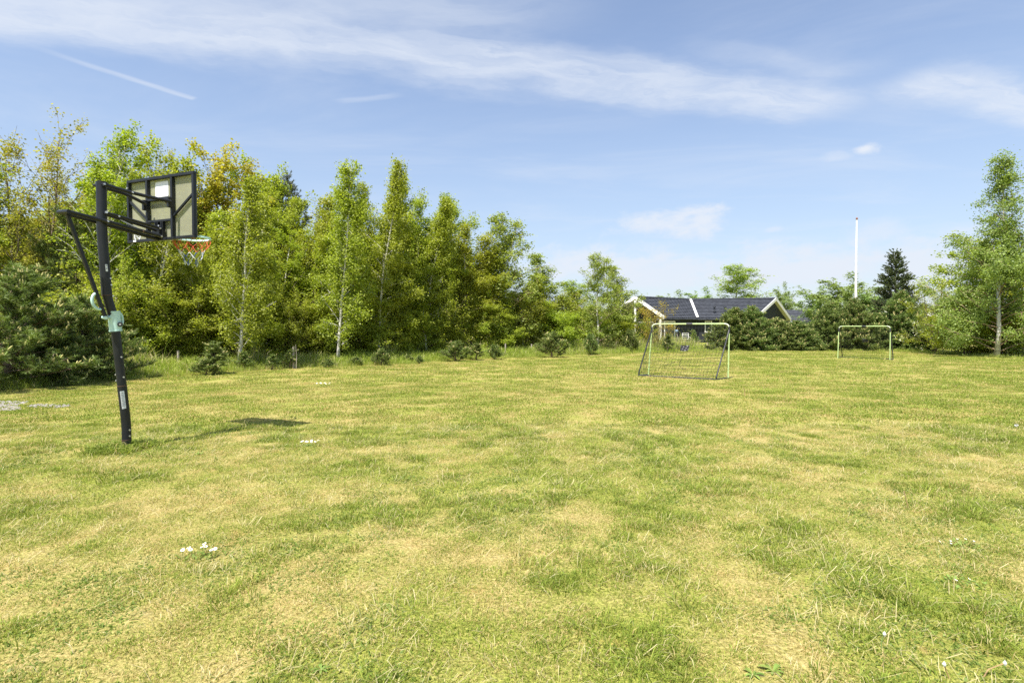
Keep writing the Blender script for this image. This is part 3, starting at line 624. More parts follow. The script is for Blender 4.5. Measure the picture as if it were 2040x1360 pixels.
# wood on the left: (px, depth, top, half width, prototype, name, label)
WOOD = 'trees of the wood along the left of the lawn'
T = [
 (-95, 17.5, 330, 95, 'birch2', 'birch_tree', 'birch at the far left edge, cut by the picture frame'),
 (70, 19.5, 222, 95, 'oak1', 'oak_tree', 'tall thinly leafed oak with yellow young leaves, the leftmost tree against the sky'),
 (8, 17.5, 345, 62, 'oak1', 'oak_tree', 'sparse yellow leafed tree at the left picture edge below the tallest oak'),
 (152, 22, 310, 62, 'oak1', 'oak_tree', 'thin yellowish oak between the leftmost tall tree and the pale forked birch'),
 (292, 23.5, 285, 52, 'oak1', 'oak_tree', 'sparse twiggy tree above the basketball backboard'),
 (357, 24, 300, 62, 'maple', 'maple_tree', 'dense green maple rising right above the backboard'),
 (440, 25, 293, 74, 'bronze', 'oak_tree', 'round oak with orange bronze young leaves'),
 (528, 27, 335, 62, 'maple', 'maple_tree', 'green tree just right of the bronze oak'),
 (575, 28, 352, 44, 'scots', 'pine_tree', 'grey blue pine whose top shows above the birches'),
 (640, 29, 348, 46, 'bare', 'bare_tree', 'leafless twiggy tree between the grey blue pine and the pointed birch'),
 (612, 25, 395, 66, 'birch2', 'birch_tree', 'birch below the leafless tree top'),
 (560, 24, 420, 60, 'birch3', 'birch_tree', 'leafy birch below the grey blue pine'),
 (672, 21.4, 322, 62, 'birch_stem1', 'birch_tree', 'tall pointed birch, left one of the two highest birches in the middle'),
 (752, 27, 405, 58, 'birch2', 'birch_tree', 'birch filling the dip between the two highest middle birches'),
 (752, 23.6, 316, 56, 'birch_stem2', 'birch_tree', 'tall slender birch, right one of the two highest birches in the middle'),
 (848, 28, 440, 56, 'birch1', 'birch_tree', 'lower birch between the slender tall birch and the rounded one'),
 (838, 26.0, 384, 56, 'birch_stem3', 'birch_tree', 'birch with a rounded drooping crown right of the middle'),
 (950, 29, 490, 56, 'birch2', 'birch_tree', 'low birch between the rounded and the airy one'),
 (1003, 29.5, 428, 54, 'birch5', 'birch_tree', 'airy birch with sky showing through its thin crown'),
 (1040, 32, 548, 44, 'birch2', 'birch_tree', 'short birch right of the airy one'),
 (1100, 33, 506, 46, 'birch4', 'birch_tree', 'birch with a wind bent top leaning left'),
 (1142, 34, 560, 44, 'birch5', 'birch_tree', 'low light birch between the wind bent one and the slim white stemmed one'),
 (1192, 32, 506, 36, 'birch5', 'birch_tree', 'slim white stemmed birch left of the house'),
 (1246, 35, 530, 38, 'birch4', 'birch_tree', 'thin birch in front of the left end of the house'),
 (55, 21, 430, 70, 'scots2', 'pine_tree', 'olive green pine with pale cones behind the left edge trees'),
 (128, 18.5, 412, 72, 'scots2', 'pine_tree', 'broad pine with pale cones behind the hoop strut'),
 (262, 21.5, 380, 60, 'maple', 'maple_tree', 'green tree behind the lower part of the backboard'),
 (395, 22, 425, 62, 'birch2', 'birch_tree', 'birch behind the basketball net'),
 (445, 21.8, 470, 52, 'birch3', 'birch_tree', 'low birch between the basketball net and the near white stem'),
]
T += [(px, z_, top, hw, key, 'birch_tree', 'bushy birch filling the wood ' + lab) for px, z_, top, hw, key, lab in [
 (415, 21.2, 452, 60, 'oak2', 'between the rim and the near white stem'), (545, 22.2, 455, 62, 'oak2', 'right of the near white stem'), (615, 23, 470, 60, 'birch2', 'left of the leaning stake'), (640, 24, 420, 56, 'oak2', 'below the leafless tree top'), (722, 24.5, 470, 60, 'oak2', 'right of the leaning stake'),
 (760, 25.5, 430, 56, 'birch2', 'between the two highest birches'), (806, 26, 478, 58, 'oak2', 'under the slender tall birch'), (846, 27, 425, 50, 'birch2', 'left of the rounded crown'), (880, 27.5, 500, 56, 'oak2', 'under the rounded crown'), (935, 28.5, 470, 52, 'birch2', 'right of the rounded crown'),
 (980, 29.5, 510, 54, 'oak2', 'below the airy birch'), (1030, 31, 565, 46, 'birch2', 'at the right foot of the airy birch'), (1128, 33, 580, 46, 'bush2', 'below the low light birch'), (1165, 33.5, 600, 42, 'bush1', 'left of the slim white stemmed birch'), (1222, 36, 600, 40, 'bush2', 'before the left end of the house')]]
T += [(690, 24.5, 345, 50, 'birch1', 'birch_tree', 'dense birch backing the tall pointed one'), (800, 27, 340, 46, 'birch3', 'birch_tree', 'birch directly behind the slender tall one'), (898, 29, 392, 50, 'birch3', 'birch_tree', 'drooping birch directly behind the rounded one')]
T += [(px, z_, top, hw, key, 'birch_tree', 'slender birch ' + lab) for px, z_, top, hw, key, lab in [
 (655, 24, 425, 44, 'birch3', 'just left of the tall pointed birch'), (722, 26, 372, 40, 'birch1', 'with a thin top right of the tall pointed birch'), (768, 24.5, 470, 44, 'birch3', 'low before the slender tall birch'),
 (832, 26, 405, 36, 'birch1', 'right beside the slender tall birch'), (866, 27, 440, 42, 'birch2', 'left beside the rounded birch'), (925, 28, 452, 40, 'birch1', 'right beside the rounded birch'),
 (968, 29, 515, 42, 'birch3', 'low and left of the airy birch'), (520, 23, 392, 50, 'birch1', 'right of the near white stem'), (545, 25, 372, 46, 'birch3', 'left of the grey blue pine'), (590, 26, 402, 46, 'birch1', 'right of the grey blue pine'),
 (330, 23, 352, 54, 'oak2', 'above the backboard centre'), (250, 21, 335, 54, 'oak2', 'left of the backboard'), (180, 21.5, 350, 58, 'birch2', 'left of the hoop post top'), (1062, 31, 590, 40, 'birch3', 'low between airy and wind bent birch')]]
for i_, (px, z_, top, hw, key, nm, lab) in enumerate(T):
    place_tree(key, nm, px, z_, top, hw, lab, 'tree', WOOD)
place_tree('birch_white', 'birch_tree', 475, 18.8, 366, 81, 'near birch with a long bare white stem and a side branch to the right', 'tree', WOOD).scale = (1, 1, 1)
place_tree('birch_lean', 'birch_tree', 299, 18.9, 421, 74, 'birch with a white stem leaning right, under the basketball rim', 'tree', WOOD)
place_tree('birch_fork', 'birch_tree', 196, 18.6, 252, 88, 'pale stemmed tall tree behind the hoop post top', 'tree', WOOD)
# the near white birch's prototypes were modelled at their true size
for o in list(COL.objects):
    if o.parent and o.data in [PROTO[k_][2][p_] for k_ in ('birch_white', 'birch_lean', 'birch_fork', 'birch_stem1', 'birch_stem2', 'birch_stem3') for p_ in PROTO[k_][2]]: o.scale = (1, 1, 1)
# bushes at the foot of the wood
rs = random.Random(3); under = []
for i_ in range(21):
    px = 95 + i_ * 56 + rs.uniform(-12, 12); 
    ez = float(np.interp(px, [0, 250, 400, 600, 760, 900, 1100, 1250], [14.5, 17.5, 19.5, 22, 23.5, 27, 30.5, 33.5]))
    top = float(np.interp(px, [0, 300, 700, 1000, 1250], [560, 540, 560, 600, 640])) + rs.uniform(-28, 25)
    under.append((px, ez + rs.uniform(.2, 1.4), top, rs.uniform(44, 60) * 20 / ez + 8, rs.choice(['bush1', 'bush2', 'bush1', 'hawthorn' if 1040 < px < 1200 else 'bush2'])))
where = ['at the left picture edge behind the near pines', 'behind the left near pine', 'behind the hoop strut', 'behind the hoop post', 'just right of the hoop post', 'below the backboard', 'under the basketball net',
         'left of the near white birch stem', 'behind the near white birch stem', 'right of the near white birch stem', 'left of the thin leaning fence stake', 'under the tall pointed birch', 'right of the tall pointed birch', 'under the slender tall birch',
         'left below the rounded birch', 'below the rounded birch', 'below the airy birch', 'right of the airy birch', 'below the wind bent birch', 'left of the slim birch by the house', 'beside the slim birch by the house']
for (px, z_, top, hw, key), wh in zip(under, where):
    k2 = {'bush1': 'dense green bush ', 'bush2': 'light green birch scrub ', 'hawthorn': 'bush with white blossom '}[key]
    place_tree(key, 'bush', px, z_, top, hw, k2 + wh, 'bush', 'bushes at the foot of the wood', rot=rs.uniform(0, 6))
where2 = ['left of the hoop post foot', 'before the white stem under the rim', 'between the leaning and the upright white stem', 'right beside the near white stem', 'between the near white stem and the thick fence post', 'behind the thick fence post', 'left of the leaning stake', 'right of the leaning stake', 'before the two highest birches',
          'left of the slender white stem', 'right of the slender white stem', 'under the rounded crown', 'right under the rounded crown', 'left under the airy crown', 'right under the airy crown']
for i_, wh in enumerate(where2):
    px = 262 + i_ * 53 + rs.uniform(-9, 9); ez = float(np.interp(px, [0, 250, 400, 600, 760, 900, 1100, 1250], [14.5, 18.6, 20.2, 22.4, 24.2, 27.2, 30.8, 33.8]))
    place_tree(('bush2', 'bush1', 'birch3')[i_ % 3], 'bush', px, ez + rs.uniform(-.6, .3), float(np.interp(px, [250, 700, 1000], [560, 575, 615])) + rs.uniform(-40, 30), rs.uniform(38, 50) * 21 / ez, ('light green birch scrub ', 'dense green scrub ', 'small low branched birch ')[i_ % 3] + wh, 'bush', 'scrub between the front birches', rot=rs.uniform(0, 6))
# second row deeper in the wood
DEEP = ['beyond the left picture edge', 'behind the pine at the left edge', 'behind the tallest thin oak', 'behind the broad pine by the hoop strut', 'behind the top of the hoop post', 'behind the left half of the backboard', 'behind the right half of the backboard', 'behind the basketball rim',
        'below the bronze oak', 'behind the near white birch', 'below the grey blue pine', 'below the leafless tree top', 'behind the tall pointed birch', 'between the two highest middle birches', 'behind the slender tall birch', 'behind the rounded birch', 'behind the airy birch']
j = 0
for i_ in range(17):
    px = -60 + i_ * 68 + rs.uniform(-12, 12); z_ = float(np.interp(px, [0, 600, 1100], [25, 30, 38])) + rs.uniform(0, 2)
    top = float(np.interp(px, [0, 250, 500, 800, 1000, 1100], [430, 400, 430, 450, 560, 590])) + rs.uniform(-15, 25)
    place_tree(rs.choice(['maple', 'bush1', 'birch1', 'oak2']), 'woodland_tree', px, z_, top, rs.uniform(56, 74), 'tree deep in the wood, glimpsed ' + DEEP[i_], 'tree', 'trees deep in the wood', rot=rs.uniform(0, 6))

# near pines and small pines on the fence line
place_tree('pine_near1', 'pine_bush', 12, 13.2, 528, 118, 'large dark pine bush with upright pale candles at the left picture edge', 'pine bush', rot=.5)
place_tree('pine_near2', 'pine_bush', 160, 14.6, 592, 84, 'broad low pine bush with brown candles left of the hoop post', 'pine bush', rot=1.2)
place_tree('pine_near1', 'pine_bush', 92, 15.6, 600, 44, 'upright pine between the edge pine and the low pine bush', 'pine bush', rot=2.2)
SM = 'small pines along the fence'
for (px, base, top, hw, key, lab) in [
 (425, 745, 672, 34, 'pine_small2', 'small crooked pine right of the first fence post'),
 (410, 747, 712, 32, 'pine_small1', 'low bushy pine at the foot of the crooked pine'),
 (484, 737, 694, 20, 'pine_small2', 'thin bare legged pine below the near white birch'),
 (543, 737, 700, 15, 'pine_small2', 'very thin pine between two fence posts'),
 (578, 734, 690, 18, 'pine_small2', 'narrow pine against the double fence post'),
 (653, 732, 712, 16, 'pine_small1', 'tiny pine left of the leaning stake'),
 (709, 728, 708, 17, 'pine_small1', 'tiny pine right of the leaning stake'),
 (759, 728, 690, 21, 'pine_small1', 'rounded small pine below the middle birches'),
 (812, 722, 704, 15, 'pine_small1', 'left of a pair of tiny pines by a short fence post'),
 (835, 724, 706, 12, 'pine_small1', 'right of a pair of tiny pines by a short fence post'),
 (908, 719, 674, 32, 'pine_small1', 'dark small pine below the rounded birch'),
 (950, 717, 678, 20, 'pine_small2', 'slim pine next to the dark one below the rounded birch'),
 (985, 716, 682, 22, 'pine_small1', 'small pine below the airy birch'),
 (1100, 712, 655, 36, 'pine_small1', 'largest fence line pine, left of the house'),
 (1176, 707, 658, 21, 'pine_small1', 'pine at the foot of the slim white birch'),
 (1213, 703, 662, 13, 'pine_small2', 'thin brown pine left of the near goal'),
 (1255, 702, 650, 24, 'pine_small1', 'pine just left of the near goal'),
 (1331, 701, 660, 14, 'pine_small2', 'narrow pine seen through the left half of the goal net'),
 (1382, 692, 652, 12, 'pine_small2', 'thin crooked pine seen through the middle of the goal net'),
 (1350, 700, 686, 10, 'pine_small1', 'tiny pine seen through the net left of the black target')]:
    place_tree(key, 'small_pine', px, depth_of(base), top + (base - top) * .10, hw * .72, lab, 'pine', SM, rot=rs.uniform(0, 6))
# garden at the right
HG = 'pine hedge behind the goals'
for (px, top, hw, key, lab) in [
 (1452, 615, 44, 'pine_hedge2', 'pointed hedge pine just right of the near goal, leftmost of the hedge'),
 (1498, 612, 40, 'pine_hedge2', 'broad rounded hedge pine below the right house gable'),
 (1548, 634, 38, 'pine_hedge1', 'hedge pine right below the gable end'),
 (1590, 640, 36, 'pine_hedge2', 'hedge pine in front of the small grey roof'),
 (1645, 604, 38, 'pine_hedge2', 'hedge pine left of the far goal'),
 (1700, 597, 40, 'pine_hedge2', 'hedge pine below the flagpole'),
 (1782, 583, 46, 'pine_hedge2', 'tallest hedge pine, in front of the dark spruce'),
 (1742, 625, 38, 'pine_hedge1', 'low hedge pine between the flagpole and the tallest one'),
 (1825, 640, 42, 'pine_hedge1', 'last low hedge pine beside the blossoming bush')]:
    place_tree(key, 'hedge_pine', px, 35.5 if px < 1800 else 34.5, top, hw, lab, 'pine', HG, rot=rs.uniform(0, 6))
for (px, top, hw, key, lab) in [(1475, 632, 40, 'pine_hedge1', 'hedge pine in the back row between the pointed and the broad rounded one'), (1525, 642, 36, 'pine_hedge2', 'hedge pine in the back row in front of the house gable'), (1618, 646, 36, 'pine_hedge1', 'hedge pine in the back row beside the small grey roof'),
                                 (1668, 625, 40, 'pine_hedge2', 'hedge pine in the back row left of the flagpole'), (1720, 622, 42, 'pine_hedge2', 'hedge pine in the back row right of the flagpole'), (1800, 630, 40, 'pine_hedge1', 'hedge pine in the back row below the spruce')]:
    place_tree(key, 'hedge_pine', px, 37.2, top, hw, lab, 'pine', HG, rot=rs.uniform(0, 6))
RT = 'garden trees at the right'
for (px, z_, top, hw, key, nm, lab, cat) in [
 (1986, 27, 318, 88, 'big_birch', 'birch_tree', 'tallest birch at the right with hanging branches', 'tree'),
 (1925, 29, 560, 50, 'bush1', 'bush', 'dark green bush left of the tall right birch stem', 'bush'),
 (2050, 27.5, 560, 62, 'bush2', 'bush', 'light green bush at the right picture edge', 'bush'),
 (2110, 30, 430, 90, 'birch2', 'birch_tree', 'birch cut off by the right picture edge', 'tree'),
 (1955, 31, 470, 60, 'maple', 'maple_tree', 'dark leafy tree directly behind the tall right birch', 'tree'),
 (1990, 28.5, 640, 60, 'bush1', 'bush', 'low bush around the foot of the tall right birch', 'bush'),
 (1862, 31, 562, 42, 'hawthorn', 'flowering_bush', 'bush with cream white blossom between hedge and tall birch', 'bush'),
 (1793, 41, 503, 50, 'spruce', 'spruce_tree', 'dark spruce standing behind the pine hedge', 'tree'),
 (1700, 58, 545, 66, 'willow', 'round_tree', 'pale green round tree behind the flagpole', 'tree'),
 (1640, 62, 572, 46, 'willow', 'round_tree', 'low pale tree left of the flagpole', 'tree'),
 (1752, 56, 575, 40, 'willow', 'round_tree', 'pale tree between flagpole and spruce', 'tree'),
 (1565, 70, 565, 24, 'willow', 'round_tree', 'small tree right of the house ridge end', 'tree'),
 (1470, 78, 528, 54, 'birch5', 'round_tree', 'large airy tree rising behind the house roof', 'tree'),
 (1405, 80, 574, 40, 'willow', 'round_tree', 'low tree left of the large airy one behind the roof', 'tree'),
 (1350, 80, 580, 40, 'willow', 'round_tree', 'low thin tree behind the left part of the roof', 'tree'),
 (1305, 34, 600, 34, 'young_bronze', 'young_tree', 'small tree with orange brown leaves before the house gable', 'tree'),
 (1282, 36, 640, 24, 'bush2', 'bush', 'green scrub before the terrace left of the goal', 'bush')]:
    place_tree(key, nm, px, z_, top, hw, lab, cat, RT)
# far trees that close the horizon
FARW = ['behind the wind bent birch', 'behind the slim birch left of the house', 'behind the left end of the house', 'between the house and the small annexe', 'behind the roof of the small annexe', 'left of the flagpole', 'right of the flagpole', 'behind the dark spruce', 'behind the blossoming bush', 'behind the tall right birch', 'beyond the right picture edge']
for i_, (px, wh) in enumerate(zip((1105, 1175, 1240, 1585, 1625, 1680, 1735, 1810, 1880, 1950, 2070), FARW)):
    place_tree(['willow', 'maple', 'oak2'][i_ % 3], 'far_tree', px, 88 + rs.uniform(-8, 15), 618 + rs.uniform(-10, 8), rs.uniform(44, 56), 'far low tree ' + wh, 'tree', 'far trees on the horizon', rot=rs.uniform(0, 6))

# ------------------------------------------------------------------ basketball hoop
A = R(22); N_ = np.array([math.sin(A), math.cos(A), 0]); S_ = np.array([math.cos(A), -math.sin(A), 0]); HB = gz(252, 891)
def hp(px, py, s=0.):                 # point of the photograph on the hoop's own plane (shifted s sideways), local to the post's foot
    r_ = dirvec(px, py); t_ = (HB + S_ * s - CAM) @ S_ / (r_ @ S_); return CAM + t_ * r_ - HB
hoop = thing('basketball_hoop', 'black in-ground basketball hoop with mint rim and crank handles, seen from behind', 'basketball hoop', HB)
def tube(name, pts, r_, mat, par, k=12, smooth=True, **tg): return MB().tube(pts, r_, k).build(name, M[mat], par, smooth, **tg)
def smooth_path(pts, n=24):
    P_ = np.array(pts, float); L = np.concatenate([[0], np.cumsum(np.linalg.norm(np.diff(P_, axis=0), axis=1))]); s_ = np.linspace(0, L[-1], n)
    Q_ = np.column_stack([np.interp(s_, L, P_[:, k_]) for k_ in range(3)])
    for _ in range(2): Q_[1:-1] = (Q_[:-2] + 2 * Q_[1:-1] + Q_[2:]) / 4
    return Q_
p0, p1, p2, p3, p4 = np.array([0, 0, -.1]), hp(252, 848), hp(228, 640), hp(203, 462), hp(202, 362)
low_j, up_j = hp(243, 768), hp(213, 588)
pole = tube('lower_post', smooth_path([p0, p1 - [0, 0, .03], p1 + (low_j - p1) * .12, low_j], 16), .0485, 'black_paint', hoop, 20)
mid = tube('middle_post', [low_j, p2, up_j], .0465, 'black_paint', hoop, 20)
upost = tube('upper_post', smooth_path([up_j, p3 + (up_j - p3) * .1, p3 + [0, 0, .06], p4], 22), .0505, 'black_paint', hoop, 20)
for q, pr in ((low_j, pole), (hp(252, 875), pole), (up_j, upost)):
    ax = norm(p2 - low_j) if q is not hp else UP
    tube('joint_ring', [q - ax * .003, q + ax * .003], .0512, 'rust', pr, 18)
def bolt(px, py, side, par, back=.0, r_=.0095):
    c_ = hp(px, py, side * .0); d_ = norm(CAM - (HB + c_)); d_ = norm(d_ * [1, 1, .2]) * .6 + side * S_ * .9; d_ = norm(d_)
    c_ = hp(px, py, .04 if side > 0 else -.03); MB().tube([c_ - d_ * .02, c_ + d_ * .016], r_, 8).build('bolt', M['bolt'], par, True)
for px, py, s_, pr in [(257.5, 856, 1, pole), (245, 861, -.6, pole), (257.5, 868, 1, pole), (245.5, 751, 1, mid), (232.5, 746, -.6, mid), (233.5, 758, -.6, mid), (241, 711, 1, mid),
                       (219.5, 554.5, 1, upost), (221, 567.5, 1, upost), (206.5, 562, -.6, upost), (224.5, 589.5, 1, upost)]: bolt(px, py, s_, pr)
# white sticker with grey lines, wrapped on the post
def wrap(name, ax_a, ax_b, r_, a0, a1, mat, par, lines=0):
    D_ = norm(ax_b - ax_a); e1 = norm(np.cross(D_, UP) if abs(D_[2]) < .9 else np.cross(D_, [0, 1, 0])); e2 = np.cross(D_, e1)
    # angle measured from the direction to the camera
    cdir = norm((CAM - HB - ax_a) - ((CAM - HB - ax_a) @ D_) * D_); sdir = norm(np.cross(cdir, D_))
    def ring(t0, t1, b0, b1, rr):
        m = MB(); th = np.linspace(b0, b1, 7); V = []
        for t_ in (t0, t1):
            for a_ in th: V.append(ax_a + (ax_b - ax_a) * t_ + rr * (math.cos(a_) * cdir + math.sin(a_) * sdir))
        m.add(V, [[i_, i_ + 1, i_ + 8, i_ + 7] for i_ in range(6)]); return m
    o = ring(0, 1, a0, a1, r_).build(name, M[mat], par, True)
    rl = random.Random(4)
    for i_ in range(lines):
        t_ = .1 + .8 * i_ / lines; b1 = a0 + (a1 - a0) * rl.uniform(.5, .9); ring(t_, t_ + .28 / lines, a0 + (a1 - a0) * .1, b1, r_ + .0015).build('printed_line', M['grey_print'], o)
    return o
wrap('sticker', hp(239, 778), hp(243.5, 813), .0500, -.05, .95, 'white_print', pole, 9)
wrap('sticker', hp(205.5, 527), hp(207, 541), .0520, .35, 1.05, 'white_print', upost, 2)
for k_ in range(6): wrap('white_mark', hp(233 + k_ * .8, 664 + k_ * 6.5), hp(233.6 + k_ * .8, 664 + k_ * 6.5 + (5 if k_ % 2 else 3)), .0480, -.72, -.55, 'white_print', mid)
# mint sleeve with crank handle and knob
sl_a, sl_b = hp(226.5, 621), hp(230.5, 658); sleeve = tube('sleeve', [sl_a, sl_b], .061, 'mint', hoop, 20)
tube('sleeve_lip', [sl_a - (sl_b - sl_a) * .04, sl_a + (sl_b - sl_a) * .03], .064, 'mint', sleeve, 20); tube('sleeve_lip', [sl_b - (sl_b - sl_a) * .03, sl_b + (sl_b - sl_a) * .04], .064, 'mint', sleeve, 20)
hs = .02
tube('handle', smooth_path([hp(233, 623, hs), hp(239, 622, hs), hp(244, 630, hs), hp(245, 643, hs), hp(241, 651, hs), hp(235, 653, hs)], 16), .0115, 'mint', sleeve, 8)
kd = norm(S_ * .7 - N_ * .5); kc = hp(239.5, 646, .05); tube('knob', [kc - kd * .03, kc + kd * .035], .026, 'rubber', sleeve, 12); tube('knob_centre', [kc + kd * .035, kc + kd * .039], .011, 'bolt', sleeve, 10)
lug = hp(214, 632); tube('lug', [lug + (hp(222, 632) - lug) * .9, lug], .02, 'mint', sleeve, 10)
# strut with its own mint handle
st_a, st_b = hp(133, 424), hp(210.5, 634); strut = MB().bar(st_a, st_b, .034, .034, tuple(S_)).build('strut', M['black_paint'], hoop, bevel=.004)
tube('handle', smooth_path([hp(193, 584), hp(186, 586), hp(182.5, 597), hp(186, 609), hp(195, 617), hp(205, 615)], 16), .0155, 'mint', strut, 10)
tube('bracket', [hp(205.5, 632, -.03), hp(211, 633, .03)], .02, 'mint', strut, 10)
# lifting arms
def arm(pts, r_=.0205): return tube('arm', smooth_path(pts, 10), r_, 'black_paint', hoop, 12)
arms = [arm([hp(206, 367, .085), hp(263, 384.5, .13), hp(341, 402, .225)]), arm([hp(191, 369, -.085), hp(250, 386, -.13), hp(291, 407, -.225)]),
        arm([hp(135, 421.5, .085), hp(214, 441.5, .085), hp(322.5, 471, .085)], .022), arm([hp(119, 422.5, -.085), hp(205, 446, -.085), hp(313, 476, -.085)], .022),
        arm([hp(209, 423, .075), hp(262, 438, .07), hp(320, 455, .06)], .017), arm([hp(212, 428, -.075), hp(262, 443, -.07), hp(312, 459, -.06)], .017)]
tube('cross_tube', [hp(135, 421.5, .085) + S_ * .02, hp(119, 422.5, -.085) - S_ * .02], .022, 'black_paint', hoop, 12)
tube('pivot_pin', [hp(209, 367, .085) + S_ * .03, hp(191, 369, -.085) - S_ * .03], .018, 'black_paint', hoop, 10)
tube('pivot_pin', [hp(209, 423, .075) + S_ * .03, hp(212, 428, -.075) - S_ * .03], .014, 'bolt', hoop, 10)
MB().bar(hp(240, 438, .02), hp(273, 454, .02), .006, .012).build('spring_rod', M['bolt'], hoop)
for px, py, s_, a_ in [(264, 383.5, .15, 0), (237, 431, .09, 4), (215, 441, .108, 2), (286, 461, .108, 2), (322, 471, .108, 2), (319, 455, .08, 4), (208, 367, .11, 0)]:
    c_ = hp(px, py, s_); tube('bolt', [c_, c_ + S_ * .010], .0095, 'bolt' if px != 286 else 'rust', arms[a_], 8)
# backboard
BW, BH = 1.21, .80; bc = N_ * .5 - S_ * .05 + np.array([0, 0, 2.9])
def bp(a, b_, n_=0.): return bc + S_ * a + UP * b_ + N_ * n_       # a right, b up, n_ forward
board = link('backboard', None, hoop)
axb = (S_, N_, UP)
MB().box(bp(0, 0, .028), (BW - .02, .008, BH - .02), axb).build('clear_pane', M['pane'], board)
fw = .034
for a, b_, dx, dz, nm in [(0, BH / 2 - fw / 2, BW, fw, 'frame_bar'), (0, -BH / 2 + fw / 2, BW, fw, 'frame_bar'), (-BW / 2 + fw / 2, 0, fw, BH - 2 * fw - .004, 'frame_bar'), (BW / 2 - fw / 2, 0, fw, BH - 2 * fw - .004, 'frame_bar'),
                      (-.235, 0, .034, BH - 2 * fw - .004, 'upright'), (.215, 0, .034, BH - 2 * fw - .004, 'upright'), (-.01, .115, .412, .028, 'cross_bar'), (-.01, -.155, .412, .028, 'cross_bar'), ]:
    MB().box(bp(a, b_, 0), (dx, .045, dz), axb).build(nm, M['black_paint'], board, bevel=.003)
for a0, b0, a1, b1 in [(-.565, .13, -.256, -.115), (.566, .13, .236, -.105)]: MB().bar(bp(a0, b0), bp(a1, b1), .022, .026, tuple(N_)).build('diagonal_brace', M['black_paint'], board)
for a, c0_, c1_ in [(-.03, -.37, -.17), (-.07, -.37, -.17), (.06, -.37, -.17), (.035, -.37, -.17)]: MB().box(bp(a, (c0_ + c1_) / 2, -.01), (.013, .04, c1_ - c0_), axb).build('hinge_plate', M['black_paint'], board)
MB().box(bp(-.015, -.30, -.03), (.13, .07, .12), axb).build('hinge_block', M['black_paint'], board, bevel=.006)
def prism(cx, cz, wx, wz, rc, n0, n1, mat, nm):
    pts = []
    for qx, qz, a0 in ((1, 1, 0), (-1, 1, 90), (-1, -1, 180), (1, -1, 270)):
        for k_ in range(5): a_ = R(a0 + k_ * 22.5); pts.append((cx + qx * (wx / 2 - rc) + rc * math.cos(a_), cz + qz * (wz / 2 - rc) + rc * math.sin(a_)))
    V = [bp(a, b_, n0) for a, b_ in pts] + [bp(a, b_, n1) for a, b_ in pts] + [bp(cx, cz, n0), bp(cx, cz, n1)]; n = len(pts)
    return MB().add(V, [[i_, (i_ + 1) % n, n + (i_ + 1) % n, n + i_] for i_ in range(n)], [[2 * n, (i_ + 1) % n, i_] for i_ in range(n)] + [[2 * n + 1, n + i_, n + (i_ + 1) % n] for i_ in range(n)]).build(nm, M[mat], board)
prism(-.005, .245, .235, .19, .018, .0205, .0235, 'white_print', 'white_panel')
MB().box(bp(-.01, .045, .036), (.40, .004, .05), axb).build('target_stripe', M['black_paint'], board)
MB().box(bp(-.01, -.20, .036), (.40, .004, .04), axb).build('target_stripe', M['black_paint'], board)
# round emblem printed at the lower left of the pane, and a small label on the frame
em = MB(); c_ = (-.475, -.315)
th = np.linspace(0, 2 * np.pi, 25)
V = [bp(c_[0] + r_ * math.cos(a), c_[1] + r_ * math.sin(a), .021) for a in th[:-1] for r_ in (.047, .060)]
em.add(V, [[2 * i_, 2 * i_ + 1, (2 * i_ + 3) % 48, (2 * i_ + 2) % 48] for i_ in range(24)])
for a0, b0, a1, b1 in [(-.022, -.03, -.022, .03), (-.022, .03, .018, .022), (.018, .022, .018, .002), (.018, .002, -.02, -.002), (-.004, -.002, .026, -.03)]: em.bar(bp(c_[0] + a0, c_[1] + b0, .0212), bp(c_[0] + a1, c_[1] + b1, .0212), .002, .009, tuple(N_))
em.build('emblem', M['white_print'], board)
MB().box(bp(-.46, -.383, -.024), (.055, .003, .02), axb).build('label_plate', M['white_print'], board)
for a, b_ in [(-.235, .10), (-.235, -.02), (.215, .10), (.215, .0), (.0, -.22), (.02, -.345), (-.58, .3), (-.58, .2)]:
    tube('bolt', [bp(a, b_, -.022), bp(a, b_, -.036)], .010, 'bolt', board, 8)
for a in (-.235, .215):
    MB().box(bp(a, .05, -.045), (.035, .05, .13), axb).build('arm_bracket', M['black_paint'], board, bevel=.006)
tube('bracket_bolt', [bp(.18, .05, -.055), bp(.255, .05, -.055)], .015, 'rust', board, 10)
# rim and net
RC = bp(-.01, -.31, .036 + .16 + .225); rr = .225
rim = link('rim', None, hoop)
th = np.linspace(0, 2 * np.pi, 37); ringp = [RC + rr * (math.cos(a) * S_ + math.sin(a) * N_) for a in th]
MB().tube(ringp, .0105, 8, False).build('ring', M['mint'], rim, True)
MB().slab([bp(-.09, -.305, .037), bp(.07, -.305, .037), RC + .07 * S_ - rr * .96 * N_ + [0, 0, .008], RC - .07 * S_ - rr * .96 * N_ + [0, 0, .008]], (0, 0, -.012)).build('rim_plate', M['mint'], rim)
for s_ in (-1, 1): MB().bar(RC + S_ * s_ * .16 - N_ * .15, bp(-.01 + s_ * .075, -.31, .04), .010, .085, (0, 0, 1)).build('rim_brace', M['mint'], rim)
MB().box(bp(-.01, -.335, .042), (.18, .012, .12), axb).build('mounting_plate', M['mint'], rim)
skirt = MB(); th2 = np.linspace(R(-15), R(195), 24)
V = [RC + (rr + .004) * (math.cos(a) * S_ + math.sin(a) * N_) + UP * h_ for a in th2 for h_ in (-.012, .022)]
skirt.add(V, [[2 * i_, 2 * i_ + 1, 2 * i_ + 3, 2 * i_ + 2] for i_ in range(23)])
skirt.build('rim_band', M['mint'], rim)
net = link('net', None, rim); nn = 12; rn = random.Random(8)
lev = [(.225, 0), (.205, -.075), (.165, -.15), (.125, -.22), (.10, -.285), (.085, -.35)]
